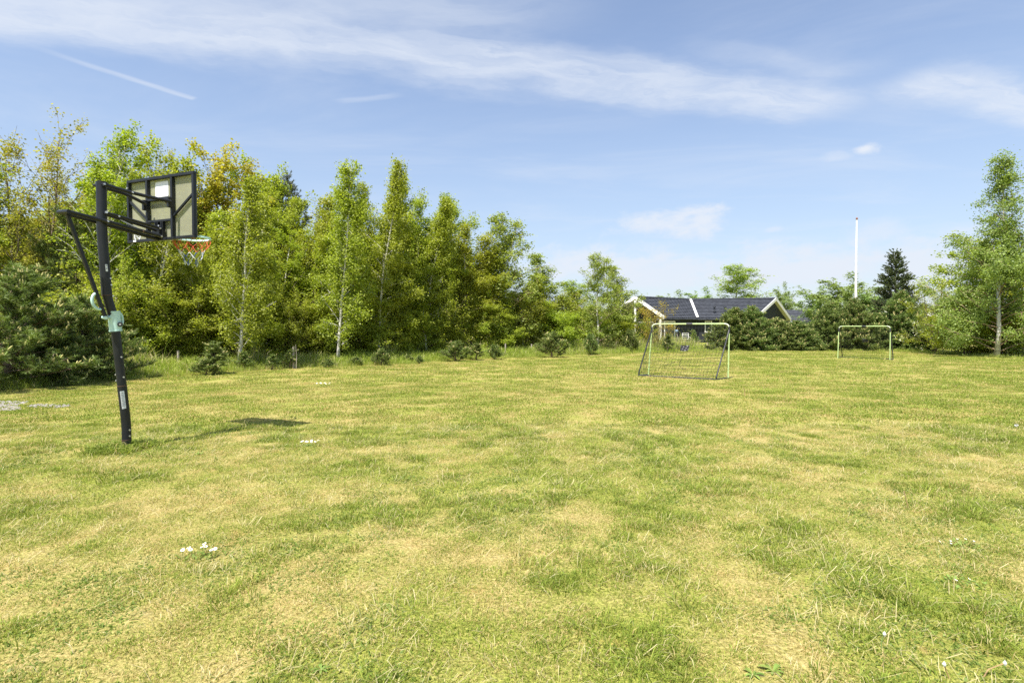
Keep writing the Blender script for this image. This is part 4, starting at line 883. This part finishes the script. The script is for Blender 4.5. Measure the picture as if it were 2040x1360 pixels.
def npnt(i_, l_): a = (i_ + (l_ % 2) * .5) * 2 * np.pi / nn; r_, h_ = lev[l_]; return RC + r_ * (math.cos(a) * S_ + math.sin(a) * N_) + UP * (h_ - .008) + np.array([rn.uniform(-.012, .012) for _ in range(3)]) + (S_ * .02 - N_ * .01) * (-h_ * 2)
grid = [[npnt(i_, l_) for i_ in range(nn)] for l_ in range(6)]; strands = {'cord_red': MB(), 'cord_white': MB(), 'cord_blue': MB()}
for l_ in range(5):
    for i_ in range(nn):
        k_ = 'cord_red' if l_ < 2 else ('cord_white' if (l_ + i_) % 2 else 'cord_blue')
        for d_ in ((0, -1) if l_ % 2 == 0 else (0, 1)):
            if l_ >= 2 and rn.random() < (.25, .45, .6)[l_ - 2]: continue
            b_ = grid[l_ + 1][(i_ + (d_ if l_ % 2 == 0 else d_)) % nn]; a_ = grid[l_][i_]; m_ = (a_ + b_) / 2 + np.array([rn.uniform(-.006, .006) for _ in range(3)])
            strands[k_].tube([a_, m_, b_], .0034, 5, False)
for k_, lab in (('cord_red', 'red upper cords'), ('cord_white', 'white cords'), ('cord_blue', 'blue lower cords')): strands[k_].build('cords', M[k_], net, label=lab)

# ------------------------------------------------------------------ goals
def goal(name, label, FL, FR, BLp, BRp, H, tl=(0, 0), seed=1, sag=.16, pad=(.5, .62), worn=True):
    """FL/FR feet of the green front frame, BL/BR feet of the black back, all ground points"""
    FL, FR, BLp, BRp = [np.array([*p_, 0.]) for p_ in (FL, FR, BLp, BRp)]; org = (FL + FR) / 2; g = thing(name, label, 'football goal', org, 0, 'garden football goals')
    FL, FR, BLp, BRp = FL - org, FR - org, BLp - org, BRp - org; W_ = norm(FR - FL); rt = .020
    TL_, TR_ = FL + UP * H + W_ * tl[0], FR + UP * H + W_ * tl[1]; rl = random.Random(seed)
    def corner(a, c_, b_, r_=.14, n=7): # rounded bend from a via c to b
        d1, d2 = norm(a - c_), norm(b_ - c_); A_, B_ = c_ + d1 * r_, c_ + d2 * r_
        return [A_ * (1 - t_) ** 2 + c_ * 2 * t_ * (1 - t_) + B_ * t_ ** 2 for t_ in np.linspace(0, 1, n)]
    cl, cr = corner(FL, TL_, TR_), corner(TL_, TR_, FR)
    MB().tube([FL, cl[0] - UP * .03], rt, 10).build('post', M['goal_green'], g, True); MB().tube([FR, cr[-1] - UP * .03], rt, 10).build('post', M['goal_green'], g, True)
    MB().tube(cl, rt * .93, 10).build('corner_bend', M['goal_grey'], g, True); MB().tube(cr, rt * .93, 10).build('corner_bend', M['goal_grey'], g, True)
    mid_ = (cl[-1] + cr[0]) / 2; MB().tube([cl[-1], mid_ - W_ * .07], rt, 10).build('crossbar', M['goal_green'], g, True); MB().tube([mid_ + W_ * .07, cr[0]], rt, 10).build('crossbar', M['goal_green'], g, True)
    MB().tube([mid_ - W_ * .085, mid_ + W_ * .085], rt * 1.5, 10).build('padding', M['goal_black'], g, True)
    for T_, c_, Bk, s_, k_ in ((TL_, cl[0], BLp, 1, 0), (TR_, cr[-1], BRp, -1, 1)):
        top = c_ - UP * .02; bend = corner(top, Bk + UP * .02, (FL if s_ == 1 else FR) + UP * .02, .10)
        MB().tube([top + W_ * s_ * .01, top * .97 + bend[0] * .03] + bend, .019, 8).build('back_stay', M['goal_black'], g, True, **({'label': 'worn rusty and pale back stay'} if worn and s_ == -1 else {}))
        MB().tube([top + UP * .09 + W_ * s_ * .0, top - UP * .10], rt * 1.16, 8).build('post_clamp', M['goal_black'], g, True)
    MB().tube([FL + UP * .02, BLp + UP * .02], .019, 8).build('ground_bar', M['goal_black'], g, True); MB().tube([FR + UP * .02, BRp + UP * .02], .019, 8).build('ground_bar', M['goal_black'], g, True)
    MB().tube([BLp + UP * .02, (BLp + BRp) / 2 + UP * .018, BRp + UP * .02], .019, 8).build('ground_bar', M['goal_black'], g, True)
    nm = MB(); pads = []
    nv, nh = 24, 15; grid_ = np.zeros((nh + 1, nv + 1, 3)); outd = norm(((BLp + BRp) - (FL + FR)))
    for i_ in range(nh + 1):
        for j_ in range(nv + 1):
            u_, v_ = j_ / nv, i_ / nh; top = cl[-1] * (1 - u_) + cr[0] * u_ if 0 < u_ < 1 else (TL_ if u_ == 0 else TR_)
            top = TL_ * (1 - u_) + TR_ * u_ - UP * .05 * (1 if u_ in (0, 1) else 0); bot = BLp * (1 - u_) + BRp * u_
            p_ = top * (1 - v_) + bot * v_; bulge = math.sin(math.pi * u_) * math.sin(math.pi * v_)
            p_ = p_ - UP * sag * bulge * .6 - outd * sag * .25 * bulge + W_ * rl.uniform(-.012, .012) + UP * rl.uniform(-.012, .012) * (0 < i_ < nh)
            if i_ == nh: p_[2] = .02
            grid_[i_, j_] = p_
    for i_ in range(nh + 1): nm.tube(grid_[i_], .0030, 3, False)
    for j_ in range(nv + 1): nm.tube(grid_[:, j_], .0030, 3, False)
    for T_, Ft, Bk in ((TL_, FL, BLp), (TR_, FR, BRp)):   # the side triangles
        for k_ in range(1, 12):
            v_ = k_ / 12; a = T_ * (1 - v_) + Ft * v_; b_ = T_ * (1 - v_) + Bk * v_; nm.tube([a, (a + b_) / 2 - UP * .02, b_], .0030, 3, False)
        for k_ in range(1, 6):
            b_ = Ft + (Bk - Ft) * k_ / 6; a = b_ + UP * (H - .15) * (1 - k_ / 6.); nm.tube([a, b_ + UP * .02], .0030, 3, False)
    for (u0, v0, pts) in [(.5, .62, [(0, 0), (-.06, -.10), (-.05, -.20), (.03, -.28), (.12, -.26)]), (.45, .72, [(0, 0), (-.12, -.05), (-.28, -.10), (-.28, -.2)])] if worn else []:
        c_ = grid_[int(v0 * nh), int(u0 * nv)]; nm.tube([c_ + W_ * a + UP * b_ - outd * .01 for a, b_ in pts], .006, 4, False)
    nm.build('net', M['net_black'], g, kind='stuff')
    # black target cloth hanging in the net
    u0, v0 = pad; c_ = grid_[int(v0 * nh), int(u0 * nv)] + outd * .012; pm = MB(); V = []
    sl = norm((BLp + BRp) / 2 - (TL_ + TR_) / 2)
    for i_ in range(9):
        for j_ in range(9):
            V.append(c_ + W_ * (j_ / 8 - .5) * .25 * (1 - .12 * i_ / 8) + sl * (i_ / 8 - .5) * .17 + outd * .008 * math.sin(i_ * 2.2 + j_ * .7) * 2)
    pm.add(V, [[i_ * 9 + j_, i_ * 9 + j_ + 1, i_ * 9 + j_ + 10, i_ * 9 + j_ + 9] for i_ in range(8) for j_ in range(8)]); pm.build('target_cloth', M['goal_black'], g, True)
    return g
def gxy(px, py): return gz(px, py)[:2]
goal('football_goal', 'nearer green and black football goal with sagging torn net, in front of the house', gxy(1291.7, 747.6), gxy(1450.5, 754), gxy(1271, 748.6), gxy(1426, 756.8), 1.53, (.10, .02), 3, pad=(.51, .40))
goal('football_goal', 'farther green football goal standing before the pine hedge below the flagpole', gxy(1669, 713.3), gxy(1772.8, 717), gxy(1678.5, 711.6), gxy(1779.5, 716.4), 1.50, (.03, 0), 5, sag=.1, pad=(.52, .40), worn=False)

# ------------------------------------------------------------------ house
def HX(x_, y_, z_): return np.array([x_, y_, z_], float)
Hr, He = 4.4, 2.35
A1, Vt, A2 = HX(12.05, 54.1, Hr), HX(19.0, 58.9, Hr), HX(27.2, 56.9, Hr)
E1, L1, L2, Vb, Fo, G_, Vk = HX(14.1, 51.1, He), HX(9.2, 58.2, He), HX(16.1, 63, He), HX(18.1, 53.9, He), HX(23.4, 53.0, He), HX(30.6, 60.6, He), HX(20.5, 63.2, He)
house = thing('house', 'dark wooden bungalow with black tiled roof and white gable boards beyond the lawn', 'house', (19, 56, 0))
hl = np.array([19., 56, 0])
def roof_face(a, b_, c_, d_, nrow, tile, par, nm='roof_slope'):
    """a-b eave, d-c ridge; courses of wavy tiles, each lapping the one below"""
    a, b_, c_, d_ = [p_ - hl for p_ in (a, b_, c_, d_)]; ncol = max(4, int(np.linalg.norm(b_ - a) / tile) * 4); V, Q_ = [], []; nrm = norm(np.cross(b_ - a, d_ - a)); 
    if nrm[2] < 0: nrm = -nrm
    for i_ in range(nrow):
        for e_, lift in ((0, .085), (1, .02)):
            v_ = (i_ + e_) / nrow
            for j_ in range(ncol + 1):
                u_ = j_ / ncol; p_ = (a * (1 - u_) + b_ * u_) * (1 - v_) + (d_ * (1 - u_) + c_ * u_) * v_
                V.append(p_ + nrm * (lift + .018 * (0, 1, 1, .3)[j_ % 4]))
    for i_ in range(nrow):
        o0 = 2 * i_ * (ncol + 1)
        for j_ in range(ncol): Q_.append([o0 + j_, o0 + j_ + 1, o0 + ncol + 2 + j_, o0 + ncol + 1 + j_])
        if i_:
            for j_ in range(ncol): Q_.append([o0 - ncol - 1 + j_, o0 - ncol + j_, o0 + j_ + 1, o0 + j_])
    sm = MB(); sv_ = [((a * (1 - k_ / 12) + b_ * k_ / 12) * (1 - q_) + (d_ * (1 - k_ / 12) + c_ * k_ / 12) * q_) - UP * dz for dz in (.02, .12) for q_ in np.linspace(0, 1, 7) for k_ in range(13)]
    sm.add(sv_, [[o_ + r2_ * 13 + k_, o_ + r2_ * 13 + k_ + 1, o_ + r2_ * 13 + k_ + 14, o_ + r2_ * 13 + k_ + 13] for o_ in (0, 91) for r2_ in range(6) for k_ in range(12)]); sl = sm.build(nm, M['soffit'], par)
    MB().add(V, Q_).build('roof_tiles', M['roof_tile'], sl, kind='stuff'); return sl
roof = link('roof', None, house)
house_slopes = []
def slope(a, b_, c_, d_): 
    o = roof_face(a, b_, c_, d_, 13, .30, house); o.name = 'roof_slope'; return o
slope(E1, Vb, Vt, A1); slope(Vb, Fo, A2, Vt); slope(L2, L1, A1, Vt); slope(G_, Vk, Vt, A2)
bpy.data.objects.remove(roof)
for a, b_ in ((A1, Vt), (Vt, A2)):
    n = int(np.linalg.norm(b_ - a) / .42); rp = MB()
    for i_ in range(n):
        p_, q_ = a + (b_ - a) * i_ / n - hl + UP * .09, a + (b_ - a) * (i_ + 1) / n - hl + UP * .09; rp.tube([p_, q_ + (q_ - p_) * .06], [.11, .09], 8)
    rp.build('ridge_tiles', M['roof_tile'], house, kind='stuff')
def board_w(a, b_, nm='barge_board', wd=.06, ht=.30, mat='white_wood', drop=.02): return MB().bar(a - hl + UP * drop, b_ - hl + UP * drop, wd, ht).build(nm, M[mat], house)
lo = lambda a, b_, k_=.0: a + (a - b_) * k_
board_w(E1, A1); board_w(L1, A1); board_w(Fo, A2); board_w(G_, A2)
MB().bar(Vb - hl + UP * .16, Vt - hl + UP * .16, .22, .06).build('valley_flashing', M['white_wood'], house)
for a, b_ in ((E1, Vb), (Vb, Fo)): MB().tube([a - hl - UP * .06 + HX(0, -.07, 0), b_ - hl - UP * .06 + HX(0, -.07, 0)], .06, 6).build('gutter', M['roof_tile'], house)
rd = norm(Vt - A1); wl = []
def wallp(a, b_, h0, h1, nm='wall', mat='dark_wall', th=.12): 
    a, b_ = np.array(a, float), np.array(b_, float); return MB().slab([[a[0], a[1], h0], [b_[0], b_[1], h0], [b_[0], b_[1], h1], [a[0], a[1], h1]] - hl, (*(norm(np.array([a[1] - b_[1], b_[0] - a[0], 0]))[:2] * th), 0)).build(nm, M[mat], house)
iE, iL = E1 + rd * 2.8 + norm(L1 - E1) * .45, L1 + rd * 2.8 - norm(L1 - E1) * .45
fv = Vb + norm(Vt - Vb) * .55; ff = Fo + HX(.05, .6, 0); gg = G_ + HX(-.6, -.1, 0)
w1 = wallp(iE[:2], fv[:2], 0, He - .05); w2 = wallp(fv[:2], ff[:2], 0, He - .05); w3 = wallp(ff[:2], gg[:2], 0, He - .05); w4 = wallp(iL[:2], iE[:2], 0, He - .05)
# horizontal cladding boards of the front walls
for wa, wb, par in ((iE, fv, w1), (fv, ff, w2)):
    nrm = norm(np.array([wb[1] - wa[1], wa[0] - wb[0], 0])); nrm = nrm if nrm[1] < 0 else -nrm
    for k_ in range(11): h_ = .15 + k_ * .19; MB().bar(HX(wa[0], wa[1], h_) - hl + nrm * .03, HX(wb[0], wb[1], h_) - hl + nrm * .012, .03, .178).build('cladding_board', M['dark_wall'], par)
# gable triangles
apx = A2 + norm(Vt - A2) * .25; aa, bb_, cc_ = Fo + norm(A2 - Fo) * .4, G_ + norm(A2 - G_) * .4, A2
back_ = norm(Vt - A2) * .35
MB().add([p_ - hl for p_ in (Fo + back_ + UP * 0, G_ + back_, A2 + back_ - UP * .1, Fo + back_ * 1.4, G_ + back_ * 1.4, A2 + back_ * 1.4 - UP * .1)], [[0, 1, 4, 3], [1, 2, 5, 4], [2, 0, 3, 5]], [[0, 2, 1], [3, 4, 5]]).build('gable_wall', M['dark_wall'], house)
g2 = rd * 2.8
MB().add([p_ - hl for p_ in (E1 + g2, L1 + g2, A1 + g2 - UP * .1, E1 + g2 * 1.05, L1 + g2 * 1.05, A1 + g2 * 1.05 - UP * .1)], [[0, 1, 4, 3], [1, 2, 5, 4], [2, 0, 3, 5]], [[0, 2, 1], [3, 4, 5]]).build('gable_wall', M['dark_wall'], house)
# terrace posts, deck, glass front
for px, z_ in ((1265, 53.6), (1217, 57.2), (1315.5, 51.6)):
    x_ = (px - 1020) / F * z_; hh = He - .05 if px != 1265 else Hr - .3; MB().box(HX(x_, z_, hh / 2) - hl, (.17, .17, hh)).build('porch_post', M['white_wood'], house, bevel=.01)
MB().slab([HX(9, 57.5, .16) - hl, HX(13.9, 50.9, .16) - hl, HX(17.6, 53.6, .16) - hl, HX(12.2, 60.4, .16) - hl], (0, 0, -.15)).build('deck', M['deck'], house)
def window(ca, cb, h0, h1, par=None, fr=.09):
    ca, cb = np.array([*ca, 0.]), np.array([*cb, 0.]); D_ = norm(cb - ca); nrm = np.array([D_[1], -D_[0], 0]); nrm = nrm if nrm[1] < 0 else -nrm
    f_ = MB(); L = np.linalg.norm(cb - ca); o_ = nrm * .09
    for a, b_, hz0, hz1 in ((0, fr, h0, h1), (L - fr, L, h0, h1)): f_.bar(ca + D_ * (a + fr / 2) + UP * h0 - hl + o_, ca + D_ * (a + fr / 2) + UP * h1 - hl + o_, fr, .05, tuple(nrm))
    for h_ in (h0 + fr / 2, h1 - fr / 2): f_.bar(ca + D_ * fr + UP * h_ - hl + o_, cb - D_ * fr + UP * h_ - hl + o_, .05, fr)
    w_ = link('window', None, house); f_.build('window_frame', M['white_wood'], w_)
    MB().bar(ca + D_ * fr + UP * (h0 + h1) / 2 - hl + o_ * .7, cb - D_ * fr + UP * (h0 + h1) / 2 - hl + o_ * .7, .02, h1 - h0 - 2 * fr).build('glass_pane', M['window_glass'], w_)
def on_wall(px, wa, wb):
    k_ = (px - 1020) / F; t_ = (k_ * wa[1] - wa[0]) / ((wb[0] - wa[0]) - k_ * (wb[1] - wa[1])); return (wa + (wb - wa) * t_)[:2]
window(on_wall(1403.5, fv, ff), on_wall(1418, fv, ff), 1.0, 2.12)
window(on_wall(1322, E1 + HX(.4, .8, 0), fv), on_wall(1343, E1 + HX(.4, .8, 0), fv), .15, 2.1)
window((iE + norm(iL - iE) * .5)[:2], (iE + norm(iL - iE) * 2.6)[:2], .15, 2.1); window((iE + norm(iL - iE) * 3.2)[:2], (iE + norm(iL - iE) * 5.4)[:2], .15, 2.1)
for px in (1423, 1444):
    u_ = (px - 1395) / (1510 - 1395); p_ = (Vb * (1 - u_) + Fo * u_) * .50 + (Vt * (1 - u_) + A2 * u_) * .50
    p_ = at(px, 619, 1.0); p_ = CAM + (p_ - CAM) * 54.8; v_ = MB(); v_.tube([p_ - hl - UP * .1, p_ - hl + UP * .38], .09, 8); v_.tube([p_ - hl + UP * .32, p_ - hl + UP * .42], .17, 8); v_.build('roof_vent', M['roof_tile'], house, True)
# smaller buildings
def small_house(name, label, cx, cy, L, Wd, eave, ridge, rot, white=True):
    g = thing(name, label, 'house', (cx, cy, 0), rot); MB().box((0, 0, eave / 2), (L - .4, Wd - .6, eave)).build('wall', M['dark_wall'], g)
    for s_ in (-1, 1):
        V = [(-L / 2, s_ * Wd / 2, eave), (L / 2, s_ * Wd / 2, eave), (L / 2, 0, ridge), (-L / 2, 0, ridge)]; nrow = 10; m = MB()
        sl = MB().slab(V, (0, 0, -.1)).build('roof_slope', M['soffit'], g)
        a, b_, c_, d_ = [np.array(q_, float) for q_ in V]
        for i_ in range(nrow):
            v0, v1 = i_ / nrow, (i_ + 1) / nrow; m.add([a * (1 - v0) + d_ * v0 + UP * .06, b_ * (1 - v0) + c_ * v0 + UP * .06, b_ * (1 - v1) + c_ * v1 + UP * .02, a * (1 - v1) + d_ * v1 + UP * .02], [[0, 1, 2, 3]] )
        m.build('roof_tiles', M['roof_tile'], sl, kind='stuff')
    for e_ in (-1, 1):
        x_ = e_ * (L / 2 - .22); MB().add([(x_, -Wd / 2 + .3, eave), (x_, Wd / 2 - .3, eave), (x_, 0, ridge - .15), (x_ - e_ * .1, -Wd / 2 + .3, eave), (x_ - e_ * .1, Wd / 2 - .3, eave), (x_ - e_ * .1, 0, ridge - .15)], [[0, 1, 4, 3], [1, 2, 5, 4], [2, 0, 3, 5]], [[0, 1, 2], [3, 5, 4]]).build('gable_wall', M['dark_wall'], g)
        if white:
            for s_ in (-1, 1): MB().bar((e_ * (L / 2 + .03), s_ * Wd / 2, eave), (e_ * (L / 2 + .03), 0, ridge), .06, .26).build('barge_board', M['white_wood'], g)
small_house('small_house', 'low annexe with dark roof behind the hedge right of the main house', 36.2, 68, 7, 7, 1.8, 3.65, R(4), False)
small_house('small_house', 'neighbouring house with dark roof and white boards hidden behind the tall birch', 42.5, 56, 11, 8, 2.2, 3.5, R(28))
# garden chair and leaning lamp before the house
ch = thing('garden_chair', 'white garden chair on the terrace edge seen through the goal net', 'chair', at(1367, 690, 50) * [1, 1, 0])
sc_ = 1.0
for x_, y_ in ((-.28, -.25), (.28, -.25), (-.28, .25), (.28, .25)): MB().bar((x_, y_, 0), (x_, y_, .62 if y_ < 0 else .95), .03, .03, (0, 1, 0)).build('leg', M['white_wood'], ch)
for y_ in (-.2, -.07, .07, .2): MB().box((0, y_, .45), (.60, .10, .03)).build('seat_slat', M['white_wood'], ch)
for z_ in (.65, .8, .95): MB().box((0, .27, z_), (.60, .03, .04)).build('back_slat', M['white_wood'], ch)
for x_ in (-.30, .30): MB().box((x_, 0, .64), (.06, .56, .03)).build('armrest', M['white_wood'], ch)
lp = thing('garden_lamp', 'leaning wooden pole with a small blue grey top behind the goal net', 'lamp', at(1354, 692, 39) * [1, 1, 0])
q0 = np.array([0, 0, 0.]); q1 = at(1348, 661, 39) - at(1354, 692, 39); q1[2] = 1.4 + (654 - 661) * 39 / F; MB().tube([q0, q1], .035, 8).build('pole', M['post_wood'], lp, True)
MB().tube([q1, q1 + UP * .10, q1 + UP * .16], [.10, .12, .04], 10).build('lamp_top', plain('lamp_blue', (.25, .33, .42), .5), lp, True)
# flagpole
zf = 42; fb = at(1703.5, 690, zf) * [1, 1, 0]; ft = at(1707, 438, zf)
fp = thing('flagpole', 'tall bare white flagpole with a red knob rising behind the hedge', 'flagpole', fb)
MB().tube([(0, 0, 0), (0, 0, ft[2] * .5), (ft[0] - fb[0], 0, ft[2])], [.085, .075, .042], 12).build('pole', M['flag_white'], fp, True)
tp_ = np.array([ft[0] - fb[0], 0, ft[2]]); MB().tube([tp_, tp_ + UP * .05, tp_ + UP * .14, tp_ + UP * .19], [.04, .075, .07, .02], 10).build('knob', plain('red_knob', (.30, .14, .12), .4), fp, True)
MB().tube([(-.13, 0, 1.3), tp_ + HX(-.06, 0, -.1)], .006, 4).build('halyard', M['white_wood'], fp)

# ------------------------------------------------------------------ fence posts
posts = [(355.6, 738, 698, 0), (477.7, 735, 699, 0), (584.8, 734, 690, 0), (676, 722, 689, -5), (830, 711, 686, 0), (895, 716, 690, 0), (954, 706, 684, 0), (1007, 710, 684, 0), (1059, 708, 685, 0), (1148, 703, 682, 0), (1227, 701, 682, 0), (1354.7, 693, 679, 0), (1384, 693, 678, 0), (1409, 695, 679, 0)]
plab = ['first fence post, standing alone right of the hoop', 'fence post at the foot of the near white birch', 'thick grey fence post with a thin stick beside it', 'leaning pale fence stake below the tall pointed birch', 'short fence post right of the pair of tiny pines',
        'fence post hidden in the dark small pine', 'fence post between the dark small pine and the next', 'fence post right of the small pine below the airy birch', 'fence post left of the largest fence line pine', 'fence post between the largest pine and the slim birch',
        'fence post left of the near goal', 'fence post seen through the net left of the black target', 'middle fence post seen through the goal net', 'rightmost fence post seen through the goal net']
for (px, by, ty, ln), lab in zip(posts, plab):
    z_ = depth_of(by); b0 = at(px, by, z_); hh = (by - ty) * z_ / F; o = MB().tube([(0, 0, -.1), (ln * z_ / F * .5, 0, hh * .5), (ln * z_ / F, 0, hh)], [.040, .039, .036], 9).build('fence_post', M['post_wood'], None, True)
    o.location = (b0[0], b0[1], 0); o['label'] = lab; o['category'] = 'fence post'; o['group'] = 'fence posts at the edge of the wood'
z_ = depth_of(735); o = MB().tube([(0, 0, 0), (.02, 0, .42), (-.01, 0, .85)], [.012, .010, .006], 6).build('stick', M['post_wood'], None, True); o.location = (*at(590, 735, z_)[:2], 0); o['label'] = 'thin upright stick beside the thick grey fence post'; o['category'] = 'stick'
# ------------------------------------------------------------------ small things in the lawn
def daisy_plant(px, py, offs, label, scale=1.):
    b0 = gz(px, py); g = thing('daisy_plant', label, 'flower', (b0[0], b0[1], 0), 0, 'white daisies in the lawn'); rl = random.Random(int(px))
    for fx, fy in offs:
        c_ = np.array([fx, fy, 0.]); h_ = rl.uniform(.045, .07) * scale; tl = np.array([rl.uniform(-.35, .35), rl.uniform(-.6, -.1), 1.]); tl = norm(tl); e1 = norm(np.cross(tl, [0, 1, .1])); e2 = np.cross(tl, e1)
        V, T_ = [], []; n = 14; top = c_ + UP * h_
        for k_ in range(n):
            a = k_ * 2 * np.pi / n; w_ = .16; rp = .013 * scale * rl.uniform(.9, 1.1)
            d1 = math.cos(a) * e1 + math.sin(a) * e2; d2 = math.cos(a + w_) * e1 + math.sin(a + w_) * e2; d3 = math.cos(a - w_) * e1 + math.sin(a - w_) * e2
            i_ = len(V); V += [top, top + d3 * rp * .8, top + d1 * rp + tl * .001, top + d2 * rp * .8]; T_ += [[i_, i_ + 1, i_ + 2], [i_, i_ + 2, i_ + 3]]
        f_ = MB().add(V, (), T_).build('flower', M['petal'], g)
        MB().tube([top + tl * .0005, top + tl * .004], [.0048 * scale, .003 * scale], 8).build('flower_centre', M['yellow'], f_)
        MB().tube([c_, (c_ + top) / 2 + [.004, 0, 0], top], .0016, 4).build('stem', M['stalk_green'], f_)
    rg = np.random.default_rng(int(px)); n = 46; a = rg.uniform(0, 6.28, n); V, Q_ = [], []
    for k_ in range(n):
        c_ = np.array([*(rg.normal(0, .5, 2) * [.13, .08]), .008]); d_ = np.array([math.cos(a[k_]), math.sin(a[k_]), rg.uniform(.15, .7)]); d_ = norm(d_) * rg.uniform(.02, .045); s_ = norm(np.cross(d_, UP)) * .007
        i_ = len(V); V += [c_, c_ + d_ * .6 + s_, c_ + d_, c_ + d_ * .6 - s_]; Q_.append([i_, i_ + 1, i_ + 2, i_ + 3])
    me = mesh_of('leaves', V, [np.array(Q_)], {'rnd': rg.uniform(0, 1, len(V))}, mats=[M['weed']]); link('leaves', me, g, kind='stuff')
daisy_plant(400, 1110, [(-.085, .02), (-.105, -.01), (-.065, .005), (-.005, .05), (.012, .032), (.005, .008), (.078, .02), (.066, .0)], 'cluster of eight white daisies in the near left of the lawn', 1.0)
daisy_plant(616, 889, [(-.10, .02), (-.07, -.02), (-.05, .03), (-.02, 0), (.01, .04), (.03, -.01), (.06, .03), (.10, .02), (.0, .08)], 'small patch of white daisies right of the hoop shadow', 1.15)
daisy_plant(644, 771, [(-.16, .02), (-.1, .1), (-.05, 0), (.02, .05), (.07, -.02), (.12, .06), (.16, .0)], 'far white flower patch in the lawn below the leaning stake', 1.6)
daisy_plant(1905, 1087, [(-.09, .02), (-.05, -.02), (-.035, .0), (.03, .03), (.10, .05), (.13, .02)], 'scattered small daisies in the right of the lawn', .5)
daisy_plant(1912, 1163, [(-.02, .0), (.06, .01)], 'two tiny daisies at the right of the lawn nearest the camera', .5)
def stalk(px, py, topx, topy, label, head=None, mat='stalk', r_=.0022):
    b0 = gz(px, py); tp2 = at(topx, topy, b0[1]) - b0; tp2[2] = max(tp2[2], .03); g = thing('stalk' if not head else 'dandelion', label, 'plant', (b0[0], b0[1], 0), 0)
    MB().tube([(0, 0, 0), tp2 * [.35, .35, .5] + [0, .01, 0], tp2], r_, 5).build('stem', M[mat], g, True)
    if head == 'fluff':
        rg = np.random.default_rng(7); D_ = norm(rg.normal(0, 1, (90, 3))); m = MB()
        for d_ in D_: s_ = norm(np.cross(d_, rg.normal(0, 1, 3))); m.add([tp2 + d_ * .003, tp2 + d_ * .021 + s_ * .005, tp2 + d_ * .021 - s_ * .005], (), [[0, 1, 2]])
        m.build('seed_head', M['fluff'], g)
    elif head: MB().tube([tp2 - UP * .008, tp2, tp2 + UP * .010], [.004, .007, .002], 7).build('seed_head', M['fluff'], g, True)
stalk(2026, 862, 2025, 847, 'round white dandelion clock at the right edge of the lawn', 'fluff')
stalk(1810, 1012, 1801, 978, 'single tall dry brown stalk in the right half of the lawn', None, 'stalk', .0035)
stalk(1207, 752, 1203, 741, 'single pale dry stalk left of the near goal', None, 'stalk', .007)
stalk(1484, 788, 1482, 773, 'single thin stalk right of the near goal', None, 'stalk', .006)
stalk(1893, 1354, 1881, 1322, 'bent dandelion stem with spent head near the bottom right', 'bud')
stalk(1958, 1350, 2002, 1320, 'reddish spent dandelion stem leaning right at the bottom right corner', 'bud')
stalk(1757, 1300, 1762, 1262, 'thin spent dandelion stem left of the pair at the bottom right', 'bud', 'stalk_green')
# broad leaved weeds
def weed(px, py, n, size, label, seed):
    b0 = gz(px, py); rg = np.random.default_rng(seed); g = thing('weed', label, 'plant', (b0[0], b0[1], 0), 0, 'broad leaved weeds in the lawn')
    for k_ in range(n):
        a = k_ * 2.4 + rg.uniform(-.3, .3); L = size * rg.uniform(.6, 1.1); d_ = np.array([math.cos(a), math.sin(a), 0]); s_ = np.array([-math.sin(a), math.cos(a), 0]); V = []
        for i_, (t_, w_, h_) in enumerate(((.05, .03, .1), (.3, .10, .32), (.6, .15, .40), (.85, .11, .34), (1, .0, .22))):
            c_ = d_ * L * t_ + UP * L * h_ * .8; V += [c_ - s_ * w_ * L, c_ - UP * .03 * L, c_ + s_ * w_ * L]
        me = mesh_of('leaf', V, [np.array([[3 * i_ + j_, 3 * i_ + j_ + 1, 3 * i_ + j_ + 4, 3 * i_ + j_ + 3] for i_ in range(4) for j_ in (0, 1)])], {'rnd': np.full(len(V), rg.uniform(0, 1))}, True, [M['weed']]); link('leaf', me, g)
for i_, (px, py, n, s_, lab) in enumerate([(395, 905, 8, .06, 'small dark weed right of the hoop post'), (1540, 1338, 10, .055, 'dark leafy weed at the bottom edge right of the middle'),
    (1500, 1345, 8, .045, 'small leafy weed beside the larger one at the bottom edge'), (1985, 1235, 8, .04, 'small leafy weed near the right edge'), (640, 1335, 8, .045, 'low leafy weed at the bottom edge left of the middle')]): weed(px, py, n, s_, lab, 100 + i_)
# gravel patch at the left edge
rg = np.random.default_rng(12); n = 5200; q = np.stack([rg.uniform(-12.5, -7.3, n), rg.uniform(8.9, 11.6, n)], -1)
gpx = 1020 + q[:, 0] / q[:, 1] * F; gpy = 654 + 1540 / q[:, 1]
val = fbm(q[:, 0] * 1.3, q[:, 1] * 1.3, 91, 3) * .9; e1 = 1 - np.sqrt(((gpx + 15) / 100) ** 2 + ((gpy - 808) / 14) ** 2); e2 = 1 - np.sqrt(((gpx - 45) / 30) ** 2 + ((gpy - 835) / 5) ** 2); e3 = 1 - np.sqrt(((gpx - 85) / 70) ** 2 + ((gpy - 809) / 5) ** 2)
ok = (np.maximum(np.maximum(e1, e2), e3) + (val - .45) * 1.6) > .12; q = q[ok]; m = MB(); oct_ = np.array([[1, 0, 0], [0, 1, 0], [-1, 0, 0], [0, -1, 0], [0, 0, 1]], float)
of = [[0, 1, 4], [1, 2, 4], [2, 3, 4], [3, 0, 4]]
for a, b_ in q:
    s_ = rg.uniform(.012, .045); m.add(oct_ * [s_ * rg.uniform(.7, 1.3), s_ * rg.uniform(.7, 1.3), s_ * .6] + [a, b_, .005 + ground_h(np.array([a]), np.array([b_]))[0]], (), of)
if len(q): m.build('gravel', M['gravel'], None, kind='stuff', label='patch of pale gravel breaking through the grass', category='gravel')
